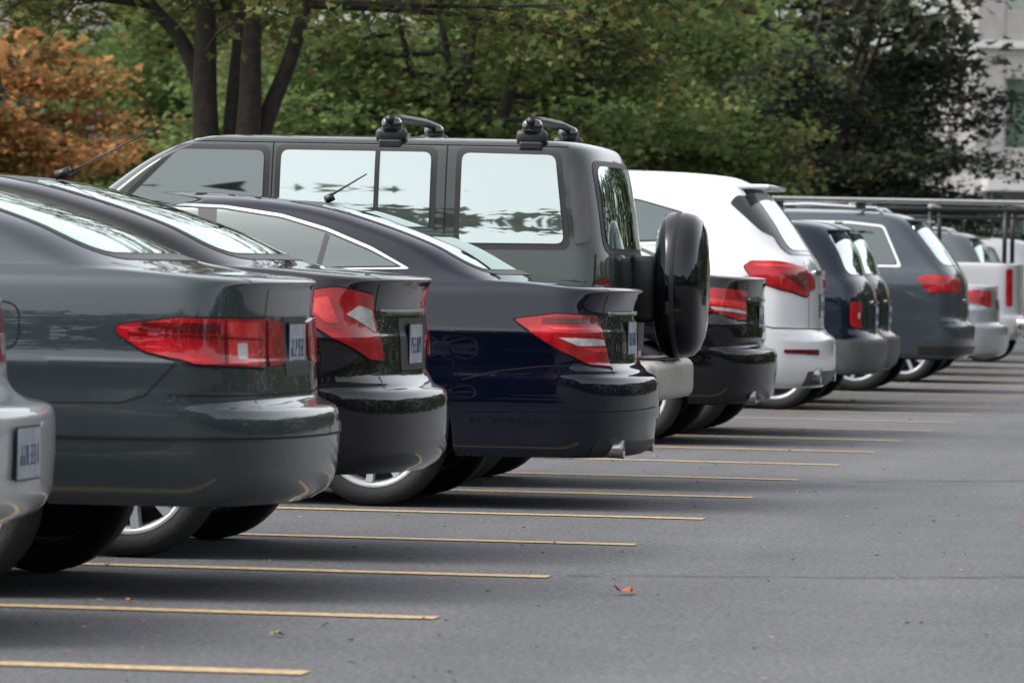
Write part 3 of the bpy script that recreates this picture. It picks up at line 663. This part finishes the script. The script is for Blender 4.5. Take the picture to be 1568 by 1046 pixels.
c.top(c.trim,[(-.2,-.84),(-1.95,-.84),(-1.95,.84),(-.2,.84)],.004,'black',both=False)
c.trim.box((-.1,-.92,.5),(.06,.92,.66),'chrome',.03,3)
rz=1.88
for sg in (-1,1):
    c.trim.tube([(.1,sg*.80,rz),(-4.4,sg*.80,rz)],.028,'black'); c.trim.tube([(.1,sg*.80,rz-.08),(-2.0,sg*.80,rz-.08)],.012,'black')
    for xb in (-.25,-1.1,-1.9): c.trim.tube([(xb,sg*.86,1.27),(xb,sg*.80,rz)],.026,'black')
    c.trim.tube([(-4.35,sg*.80,rz),(-4.55,sg*.85,1.3)],.025,'black')
for xb in (.05,-1.1,-2.0,-3.0,-4.3): c.trim.tube([(xb,-.86,rz+.03),(xb,.86,rz+.03)],.028,'greymetal')
c.trim.box((-3.2,-.45,rz+.06),(.2,-.40,rz+.12),'chrome',.01); c.trim.box((-3.2,-.05,rz+.06),(.2,0.0,rz+.12),'chrome',.01)
for i in range(11): c.trim.tube([(-3.1+.32*i,-.42,rz+.09),(-3.1+.32*i,-.03,rz+.09)],.014,'chrome')
c.mirx=1.9;c.mirz=1.25
c.finish(wheel_w=.26,spokes=6)
gen_suv('grey_suv',(-3.7,70.7),P_grey,1.70,.92,1.13,L=4.7,lightz=(.85,1.08),rails='c')
gen_suv('silver_suv',(-3.3,75.9),P_silver2,1.66,.90,1.12)

# ================================================================== GROUND
def asphalt():
    m,nt,b=newmat('asphalt'); tc=nt.nodes.new('ShaderNodeTexCoord'); O=tc.outputs['Object']
    def noise(sc,det=4,rough=.6,vec=None):
        n=nt.nodes.new('ShaderNodeTexNoise'); n.inputs['Scale'].default_value=sc; n.inputs['Detail'].default_value=det; n.inputs['Roughness'].default_value=rough
        nt.links.new(vec or O,n.inputs['Vector']); return n.outputs['Fac']
    def ramp(f,p0,c0,p1,c1):
        r=nt.nodes.new('ShaderNodeValToRGB'); e=r.color_ramp.elements; e[0].position=p0;e[1].position=p1;e[0].color=(*c0,1);e[1].color=(*c1,1); nt.links.new(f,r.inputs['Fac']); return r.outputs['Color']
    def mul(a,b_,fac=1):
        x=nt.nodes.new('ShaderNodeMix'); x.data_type='RGBA'; x.blend_type='MULTIPLY'; x.inputs[0].default_value=fac; nt.links.new(a,x.inputs[6]); nt.links.new(b_,x.inputs[7]); return x.outputs[2]
    base=ramp(noise(42,6,.95),.41,(.022,.022,.025),.59,(.255,.255,.262))
    big=ramp(noise(.45,5,.6),.3,(.78,.78,.79),.7,(1.0,1.0,1.0))
    mid=ramp(noise(3,6,.7),.3,(.80,.80,.81),.7,(1.0,1.0,1.0))
    mp=nt.nodes.new('ShaderNodeMapping'); mp.inputs['Scale'].default_value=(1.1,.06,1); nt.links.new(O,mp.inputs[0])
    tr=ramp(noise(1.6,3,.6,mp.outputs[0]),.35,(.82,.82,.83),.65,(1,1,1))
    c1=mul(mul(mul(base,big),mid),tr)
    v=nt.nodes.new('ShaderNodeTexVoronoi'); v.inputs['Scale'].default_value=1.1; nt.links.new(O,v.inputs['Vector'])
    c1=mul(c1,ramp(v.outputs['Distance'],.02,(.5,.5,.5),.07,(1,1,1)))
    nt.links.new(c1,b.inputs['Base Color'])
    b.inputs['Roughness'].default_value=.75
    bp=nt.nodes.new('ShaderNodeBump'); bp.inputs['Strength'].default_value=1.0; bp.inputs['Distance'].default_value=.014
    nt.links.new(noise(60,4,.8),bp.inputs['Height']); nt.links.new(bp.outputs['Normal'],b.inputs['Normal'])
    return m
M['asphalt']=asphalt()
g=MB(); g.add([(-400,-200,0),(400,-200,0),(400,700,0),(-400,700,0)],[(0,1,2,3)],'asphalt',False); g.obj('asphalt_ground')
def grassm():
    m,nt,b=newmat('grass_turf'); tc=nt.nodes.new('ShaderNodeTexCoord'); n=nt.nodes.new('ShaderNodeTexNoise'); n.inputs['Scale'].default_value=6; n.inputs['Detail'].default_value=8
    nt.links.new(tc.outputs['Object'],n.inputs['Vector']); r=nt.nodes.new('ShaderNodeValToRGB'); e=r.color_ramp.elements; e[0].position=.35;e[1].position=.7;e[0].color=(.02,.035,.01,1);e[1].color=(.07,.09,.025,1)
    nt.links.new(n.outputs['Fac'],r.inputs['Fac']); nt.links.new(r.outputs['Color'],b.inputs['Base Color']); b.inputs['Roughness'].default_value=.95; return m
M['grass']=grassm(); M['concrete']=simple('kerb_concrete',(.30,.29,.27),.9,noise=.2,nscale=8)
g=MB(); g.box((-8.55,-20,-.05),(-8.40,100,.13),'concrete',.02); g.obj('kerb')
g=MB(); g.add([(-120,-20,.10),(-8.54,-20,.10),(-8.54,100,.10),(-120,100,.10)],[(0,1,2,3)],'grass',False); g.add([(-120,100,.10),(-16,100,.10),(-16,200,.10),(-120,200,.10)],[(0,1,2,3)],'grass',False); g.obj('grass_verge')
m,nt,b=newmat('line_paint'); tc=nt.nodes.new('ShaderNodeTexCoord'); n=nt.nodes.new('ShaderNodeTexNoise'); n.inputs['Scale'].default_value=30; n.inputs['Detail'].default_value=8; n.inputs['Roughness'].default_value=.8
nt.links.new(tc.outputs['Object'],n.inputs['Vector']); r=nt.nodes.new('ShaderNodeValToRGB'); e=r.color_ramp.elements
e[0].position=.40;e[1].position=.57;e[0].color=(.17,.145,.105,1);e[1].color=(.50,.345,.155,1); nt.links.new(n.outputs['Fac'],r.inputs['Fac']); nt.links.new(r.outputs['Color'],b.inputs['Base Color']); b.inputs['Roughness'].default_value=.8
M['line']=m
g=MB(); rl=random.Random(3)
for i in range(-5,26):
    y=15.38+2.575*i; x1=-2.72+rl.uniform(-.03,.03); xs=np.linspace(x1,-8.3,40)
    vs=[];fs=[]
    for k,x in enumerate(xs):
        d=.006*math.sin(x*3+i); wv=.075+rl.uniform(-.006,.006); vs+=[(x,y+d-wv,.004),(x,y+d+wv,.004)]
        if k: fs.append((2*k-2,2*k,2*k+1,2*k-1))
    g.add(vs,fs,'line',False)
g.obj('parking_lines')
M['crack']=simple('crack_fill',(.012,.012,.012),.9)
g=MB(); rc=random.Random(8)
def crack(p0,p1,w):
    n=90; vs=[];fs=[]; off=0
    for k in range(n+1):
        t=k/n; off+=rc.uniform(-.03,.03); off*=.93; x=p0[0]+(p1[0]-p0[0])*t; y=p0[1]+(p1[1]-p0[1])*t+off; ww=w*rc.uniform(.3,1.2)
        vs+=[(x,y-ww,.0045),(x,y+ww,.0045)]
        if k: fs.append((2*k-2,2*k,2*k+1,2*k-1))
    g.add(vs,fs,'crack',False)
crack((-2.68,20.65),(4,23.9),.014); crack((-2.43,30.8),(5,37.1),.025); crack((-2.3,44.5),(6,50),.02)
g.obj('ground_cracks')
leafshape=[(0,-.45),(.12,-.18),(.42,-.30),(.30,-.02),(.52,.18),(.24,.20),(.0,.55),(-.24,.20),(-.52,.18),(-.30,-.02),(-.42,-.30),(-.12,-.18)]
M['deadleaf']=simple('dead_leaf',(.36,.11,.03),.8,noise=.5,nscale=9); M['deadleaf2']=simple('dry_leaf',(.30,.22,.12),.8,noise=.4,nscale=9); M['grit']=simple('grit',(.02,.018,.015),.9)
g=MB(); rg=random.Random(5)
def gleaf(x,y,s,mat,curl=.3):
    a=rg.uniform(0,6.28); vs=[(x,y,.012)]
    for px,py in leafshape:
        X=px*math.cos(a)-py*math.sin(a); Y=px*math.sin(a)+py*math.cos(a); vs.append((x+X*s,y+Y*s,.006+abs(px)*s*curl+rg.uniform(0,.15)*s))
    g.add(vs,[(0,i+1,(i+1)%12+1) for i in range(12)],mat,False)
gleaf(-2.34,19.55,.085,'deadleaf',.45); gleaf(-2.32,19.60,.05,'deadleaf',.6)
for i in range(700):
    y=13+50*rg.random()**1.4; x=-8+9.5*rg.random(); t=rg.random()
    gleaf(x,y,rg.uniform(.008,.026),'deadleaf2' if t<.35 else ('grit' if t<.88 else 'deadleaf'),rg.uniform(.1,.6))
for i in range(120):
    gleaf(rg.uniform(-8.3,-3),rg.uniform(13,60),rg.uniform(.02,.06),'deadleaf2' if rg.random()<.5 else 'deadleaf',.4)
g.obj('fallen_leaves')

# ================================================================== TREES
M['bark']=simple('bark',(.026,.021,.017),.95,noise=.5,nscale=14,bump=.8,bscale=25)
def leafmat(name,cols,trans=.35):
    m=bpy.data.materials.new(name); m.use_nodes=True; nt=m.node_tree; nt.nodes.clear()
    o=nt.nodes.new('ShaderNodeOutputMaterial'); geo=nt.nodes.new('ShaderNodeNewGeometry'); tc=nt.nodes.new('ShaderNodeTexCoord')
    n=nt.nodes.new('ShaderNodeTexNoise'); n.inputs['Scale'].default_value=.9; n.inputs['Detail'].default_value=3; nt.links.new(tc.outputs['Object'],n.inputs['Vector'])
    a=nt.nodes.new('ShaderNodeMath'); a.operation='MULTIPLY'; a.inputs[1].default_value=.5; nt.links.new(geo.outputs['Random Per Island'],a.inputs[0])
    mr=nt.nodes.new('ShaderNodeMapRange'); mr.inputs['From Min'].default_value=.3; mr.inputs['From Max'].default_value=.7; mr.inputs['To Max'].default_value=.5; nt.links.new(n.outputs['Fac'],mr.inputs['Value'])
    s=nt.nodes.new('ShaderNodeMath'); s.operation='ADD'; nt.links.new(a.outputs[0],s.inputs[0]); nt.links.new(mr.outputs[0],s.inputs[1])
    r=nt.nodes.new('ShaderNodeValToRGB'); cr=r.color_ramp
    while len(cr.elements)<len(cols): cr.elements.new(.5)
    for i,(p,c) in enumerate(cols): cr.elements[i].position=p; cr.elements[i].color=(*c,1)
    nt.links.new(s.outputs[0],r.inputs['Fac'])
    d=nt.nodes.new('ShaderNodeBsdfDiffuse'); nt.links.new(r.outputs['Color'],d.inputs['Color'])
    if trans>0:
        t=nt.nodes.new('ShaderNodeBsdfTranslucent'); nt.links.new(r.outputs['Color'],t.inputs['Color'])
        mx=nt.nodes.new('ShaderNodeMixShader'); mx.inputs[0].default_value=trans
        nt.links.new(d.outputs[0],mx.inputs[1]); nt.links.new(t.outputs[0],mx.inputs[2]); nt.links.new(mx.outputs[0],o.inputs[0])
    else: nt.links.new(d.outputs[0],o.inputs[0])
    return m
LM={'green':leafmat('green_leaves',[(0,(.045,.080,.025)),(.45,(.11,.16,.055)),(.76,(.17,.21,.08)),(.88,(.24,.19,.075)),(1,(.32,.13,.055))],.4),
    'olive':leafmat('olive_leaves',[(0,(.038,.058,.020)),(.48,(.095,.115,.040)),(.76,(.16,.135,.052)),(1,(.27,.125,.055))],.35),
    'dark':leafmat('dark_leaves',[(0,(.020,.030,.019)),(.5,(.048,.058,.039)),(1,(.10,.095,.068))],.2),
    'mass':leafmat('dense_foliage',[(0,(.020,.030,.016)),(.5,(.045,.06,.03)),(1,(.08,.09,.05))],0),
    'orange':leafmat('orange_leaves',[(0,(.12,.13,.05)),(.4,(.27,.17,.065)),(.7,(.42,.19,.08)),(1,(.52,.27,.12))],.4)}
def leaf_mesh(rng,centers,nper,spread,size,zmin,zhi=99,khi=.3,flat=.5):
    C=np.repeat(np.array(centers),nper,0); n=len(C)
    off=rng.normal(0,1,(n,3))*np.array([spread,spread,spread*.45]); r=np.linalg.norm(off[:,:2],axis=1); off[:,2]-=r*r*.35
    C=C+off; keep=(C[:,2]>zmin+rng.normal(0,.15,n))&((C[:,2]<zhi)|(rng.random(n)<khi)); C=C[keep]; n=len(C)
    nrm=rng.normal(0,flat,(n,3)); nrm[:,2]+=1.0; nrm/=np.linalg.norm(nrm,axis=1,keepdims=True)
    ref=rng.normal(0,1,(n,3)); t=np.cross(nrm,ref); t/=np.linalg.norm(t,axis=1,keepdims=True); b=np.cross(nrm,t)
    sh=np.array([(0,-.5),(.16,-.12),(.48,-.22),(.28,.12),(.0,.55),(-.28,.12),(-.48,-.22),(-.16,-.12)]); k=len(sh)
    sz=size*rng.uniform(.7,1.25,n)*np.where(C[:,2]>zhi,1.8,1)
    V=C[:,None,:]+sz[:,None,None]*(sh[None,:,0:1]*t[:,None,:]+sh[None,:,1:2]*b[:,None,:])
    V-= nrm[:,None,:]*(np.abs(sh[:,0])**1.0)[None,:,None]*sz[:,None,None]*.35
    me=bpy.data.meshes.new('foliage'); me.vertices.add(n*k); me.vertices.foreach_set('co',V.reshape(-1).astype(np.float32))
    me.loops.add(n*k); me.loops.foreach_set('vertex_index',np.arange(n*k,dtype=np.int32))
    me.polygons.add(n); me.polygons.foreach_set('loop_start',np.arange(0,n*k,k,dtype=np.int32))
    me.update(calc_edges=True); me.materials.append(LM['green']); return me
def tree_meshes(seed,stems=None,Ht=8.5,crown=4.2,low=2.6,nper=27,size=.145,zmin=2.2,nst=6,zhi=5.2,khi=.25,spread=.24):
    rng=np.random.default_rng(seed); rd=random.Random(seed); mb=MB(); centers=[]
    if stems is None:
        mb.tube([(0,0,-.1),(.02,0,.6),(0,.03,1.2),(0,0,1.75)],[.25,.19,.18,.19],'bark',14)
        stems=[]
        for i in range(nst):
            a=2*math.pi*i/nst+rd.uniform(-.4,.4); tl=rd.uniform(.12,.42); hh=Ht*rd.uniform(.75,1)
            pts=[(0,0,1.5)]; p=Vector((0,0,1.5)); d=Vector((math.cos(a)*tl,math.sin(a)*tl,1)).normalized()
            for q in range(7):
                d=(d+Vector((rd.uniform(-.12,.12),rd.uniform(-.12,.12),.03))).normalized(); p=p+d*(hh-1.5)/7; pts.append(p[:])
            stems.append((pts,rd.uniform(.08,.12)))
    for pts,r0 in stems:
        P=[Vector(p) for p in pts]
        Q=[]
        for i in range(len(P)-1):
            p0=P[max(i-1,0)];p1=P[i];p2=P[i+1];p3=P[min(i+2,len(P)-1)]
            for k in range(4):
                t=k/4; Q.append(.5*((2*p1)+(p2-p0)*t+(2*p0-5*p1+4*p2-p3)*t*t+(3*p1-p0-3*p2+p3)*t**3))
        Q.append(P[-1]); n=len(Q); mb.tube(Q,[r0*(1-.85*i/(n-1))+.008 for i in range(n)],'bark',10)
        idx=[i for i in range(n) if Q[i].z>low]
        ns=11
        for s_ in range(ns):
            i=idx[int(len(idx)*((s_+rd.random()*.8)/ns)**1.3)] if idx else n-1
            o=Q[i]; fz=(o.z-low)/(Ht-low+.01); out=Vector((o.x,o.y,0)); a=rd.uniform(0,2*math.pi)
            d=Vector((math.cos(a),math.sin(a),0))+ (out.normalized()*.7 if out.length>.05 else Vector())
            d.z=rd.uniform(-.05,.5)*(.3+fz); d.normalize(); Ls=crown*(1-.55*fz)*rd.uniform(.5,.95)-out.length*.35; Ls=max(Ls,.8)
            B=[o]; p=o.copy()
            for q in range(6):
                d=(d+Vector((rd.uniform(-.2,.2),rd.uniform(-.2,.2),rd.uniform(-.12,.06)))).normalized(); p=p+d*Ls/6; B.append(p.copy())
            mb.tube(B,[r0*.38*(1-.14*q)+.004 for q in range(7)],'bark',6)
            for q in range(1,7):
                for w in range(2):
                    e=(d+Vector((rd.uniform(-1,1),rd.uniform(-1,1),rd.uniform(-.45,.35)))).normalized(); l=rd.uniform(.35,.9); o2=B[q]
                    T=[o2,o2+e*l*.5+Vector((0,0,.03)),o2+e*l]; mb.tube(T,[.012,.009,.004],'bark',4,False)
                    if q>1 or rd.random()<.5: centers.append(T[2][:])
                    if rd.random()<.6: centers.append(T[1][:])
    wo=mb.obj('trunk_tmp'); wm=wo.data; bpy.data.objects.remove(wo)
    fm=leaf_mesh(rng,centers,nper,spread,size,zmin,zhi,khi)
    return wm,fm
TV=[tree_meshes(11,Ht=7.5,low=2.2,zmin=1.9),tree_meshes(12,Ht=7.8,crown=4.6,low=2.1,zmin=1.8),tree_meshes(13,Ht=7.2,crown=4.4,low=2.3,zmin=2.0)]
def put_tree(name,v,x,y,mat,s=1,rot=0,sz=None):
    e=bpy.data.objects.new(name,None); scene.collection.objects.link(e); e.location=(x,y,0); e.scale=(s,s,sz or s); e.rotation_euler=(0,0,rot)
    t=bpy.data.objects.new('trunk_and_branches',v[0]); scene.collection.objects.link(t); t.parent=e
    f=bpy.data.objects.new('foliage',v[1]); scene.collection.objects.link(f); f.parent=e
    f.material_slots[0].link='OBJECT'; f.material_slots[0].material=LM[mat]; return e
def W(px,Z):
    Xc=(px-784)/FP*Z; return (-SY*Z+CY*Xc,CY*Z+SY*Xc)
st=[([(-.05,0,1.2),(-.2,.05,2.4),(-.42,.1,3.0),(-.7,.0,3.35),(-1.4,-.2,4.2),(-2.2,-.2,5.2)],.09),
    ([(-.06,0,1.1),(-.2,0,2.3),(-.22,0,3.5),(-.3,.1,5.5),(-.5,.2,8)],.135),
    ([(0,.1,1.2),(0.02,.15,2.4),(.08,.2,3.5),(.0,.6,5.5),(-.1,1.0,8)],.10),
    ([(.05,-.05,1.1),(.2,-.1,2.3),(.24,-.15,3.3),(.5,-.3,5),(.6,-.6,8)],.125),
    ([(.1,0,1.1),(.28,.05,2.2),(.52,.1,2.9),(.72,.15,3.6),(1.3,.2,5),(1.8,.3,7)],.09)]
T1=tree_meshes(21,stems=st,Ht=8,crown=3.8,low=3.3,zmin=3.0,nper=18,zhi=4.5,size=.10)
mbt=MB(); mbt.tube([(0,0,-.1),(0,0,.5),(0,0,1.3)],[.38,.28,.25],'bark',14); 
e=put_tree('maple_tree',T1,*W(345,49.6),'olive'); o=mbt.obj('trunk_base',e)
lay=[('maple_tree',0,W(-440,60),'dark',.8,.3),('autumn_maple_tree',2,W(-120,78),'orange',.72,1),('maple_tree',0,W(160,108),'green',1.0,2.9),
     ('maple_tree',1,W(700,66),'green',.8,2.2),('maple_tree',2,W(600,92),'green',.95,.7),('maple_tree',0,W(860,78),'green',.85,3.0),('maple_tree',1,W(980,90),'olive',.9,4.4),
     ('maple_tree',1,W(1240,84),'dark',.80,1.4),('maple_tree',2,W(1070,98),'olive',.95,5),('maple_tree',2,W(1200,112),'dark',.92,.4),
     ('maple_tree',0,W(1000,118),'olive',1.1,4),('maple_tree',1,W(760,125),'green',1.1,.8),
     ('maple_tree',0,W(420,105),'green',1.0,5.5),('maple_tree',0,W(60,135),'green',1.1,.1)]
for nme,v,(x,y),mt,s_,r_ in lay: put_tree(nme,TV[v],x,y,mt,s_,r_)
rng=np.random.default_rng(4); cs=[]
for i in range(900): cs.append((rng.uniform(-42,0),rng.uniform(-2.5,2.5),rng.uniform(.3,3.0)))
hm=leaf_mesh(rng,cs,22,.6,.30,.1); h=bpy.data.objects.new('distant_hedge',hm); scene.collection.objects.link(h); h.location=(*W(1400,150),0); h.rotation_euler=(0,0,YAW); h.material_slots[0].link='OBJECT'; h.material_slots[0].material=LM['olive']
# unseen tree belts behind, right and beyond, added to darken the car reflections
def tree_belt(name,p0,p1,hgt,seed,n,dep=3.0,size=.75):
    rg_=np.random.default_rng(seed); L_=math.hypot(p1[0]-p0[0],p1[1]-p0[1]); cs=[]
    ph=rg_.uniform(0,6.28,4)
    for i in range(n):
        u=rg_.uniform(0,L_); top=hgt*(1+.10*math.sin(u*.09+ph[0])+.07*math.sin(u*.23+ph[1])+.04*math.sin(u*.61+ph[2]))
        cs.append((u,rg_.uniform(-dep,dep)*(1-.3*rg_.random()),.3+(top-.3)*rg_.random()**.85))
    hm=leaf_mesh(rg_,cs,12,.9,size,.1,flat=.8); h=bpy.data.objects.new(name,hm); scene.collection.objects.link(h); h.location=(p0[0],p0[1],0); h.rotation_euler=(0,0,math.atan2(p1[1]-p0[1],p1[0]-p0[0]))
    h.material_slots[0].link='OBJECT'; h.material_slots[0].material=LM['mass']
tree_belt('unseen_tree_belt',(-55,-14),(48,-20),14.5,51,2600)
tree_belt('unseen_tree_belt',(44,-18),(42,72),11,52,1900)
tree_belt('unseen_tree_belt',(42,70),(3.5,108),11.5,53,1500,dep=2.2)

# ================================================================== BUILDINGS
M['stone']=simple('light_stone',(.25,.245,.235),.85,noise=.12,nscale=3); M['pink']=simple('beige_render',(.38,.33,.31),.85,noise=.1,nscale=2)
M['bglass']=glassmat('building_glass',(.12,.17,.15),.25); M['whitetrim']=simple('white_trim',(.44,.44,.43),.6)
def building(name,loc,wd,dp,fl,mat,rot=0,bay=3.2):
    root=bpy.data.objects.new(name,None); scene.collection.objects.link(root); root.location=(*loc,0); root.rotation_euler=(0,0,rot)
    w=MB(); gl=MB(); fr=MB(); nb=int(wd/bay); wd=nb*bay; fh=3.6; Ht=fl*fh
    w.box((0,.35,0),(wd,dp,Ht),mat,0)
    for i in range(nb+1):
        x=i*bay; w.box((x-.7 if i else 0,0,0),(x+.7 if i<nb else wd,.348,Ht),mat,0)
    for f_ in range(fl+1):
        z=f_*fh
        for i in range(nb): w.box((i*bay+.702,.02,max(0,z-.9)),((i+1)*bay-.702,.346,min(Ht,z+.9)),mat,0)
        w.box((-.05,-.10,z-.12 if z else 0),(wd+.05,-.003,z+.08),'whitetrim',0)
    for f_ in range(fl):
        for i in range(nb):
            x0=i*bay+.705;x1=(i+1)*bay-.705;z0=f_*fh+.905;z1=(f_+1)*fh-.905
            gl.box((x0,.25,z0),(x1,.27,z1),'bglass',0)
            fr.box((x0,.20,z0),(x0+.08,.245,z1),'whitetrim',0); fr.box((x1-.08,.20,z0),(x1,.245,z1),'whitetrim',0); fr.box(((x0+x1)/2-.03,.20,z0),((x0+x1)/2+.03,.245,z1),'whitetrim',0)
    w.box((-.2,-.25,Ht+.002),(wd+.2,dp+.2,Ht+.5),'whitetrim',0)
    w.box((wd*.05-.8,-2.2,3.35),(wd*.6,-.11,3.65),'whitetrim',0)
    for i in range(5): w.box((wd*.06+i*wd*.13,-2.1,0),(wd*.06+i*wd*.13+.18,-1.92,3.348),'whitetrim',0)
    w.obj('walls',root); gl.obj('window_panes',root); fr.obj('window_frames',root)
building('stone_office_building',W(1490,148),20,14,3,'stone',YAW)
building('beige_apartment_building',W(-560,165),14,14,5,'pink',YAW)

# ================================================================== LIGHT
AZ=R(-115); EL=R(50)
w=bpy.data.worlds.new('World'); scene.world=w; w.use_nodes=True; nt=w.node_tree; bg=nt.nodes['Background']
sky=nt.nodes.new('ShaderNodeTexSky'); sky.sky_type='NISHITA'; sky.sun_disc=False; sky.sun_elevation=EL; sky.sun_rotation=AZ; sky.air_density=1.0; sky.dust_density=4; sky.ozone_density=1
hs=nt.nodes.new('ShaderNodeHueSaturation'); hs.inputs['Saturation'].default_value=.22; hs.inputs['Value'].default_value=2.5
nt.links.new(sky.outputs[0],hs.inputs['Color']); nt.links.new(hs.outputs[0],bg.inputs['Color']); bg.inputs['Strength'].default_value=.15
sl=bpy.data.lights.new('sun','SUN'); sl.energy=1.2; sl.angle=R(28); sl.color=(1,.97,.93); so=bpy.data.objects.new('sun',sl); scene.collection.objects.link(so)
dirv=Vector((math.sin(AZ)*math.cos(EL),math.cos(AZ)*math.cos(EL),math.sin(EL))); so.rotation_euler=dirv.to_track_quat('Z','Y').to_euler()
# ================================================================== CAMERA
cd=bpy.data.cameras.new('camera'); cam=bpy.data.objects.new('camera',cd); scene.collection.objects.link(cam); scene.camera=cam
cd.sensor_width=36; cd.lens=36*FP/1568; cd.shift_y=-113/1568; cd.clip_end=2000; cd.clip_start=.1
cam.matrix_world=Matrix.Translation((0,0,H))@Matrix.Rotation(YAW,4,'Z')@Matrix.Rotation(R(90),4,'X')@Matrix.Rotation(.02,4,'Z')
cd.dof.use_dof=True; cd.dof.focus_distance=26; cd.dof.aperture_fstop=9
scene.view_settings.view_transform='Standard'; scene.view_settings.look='None'; scene.view_settings.exposure=0
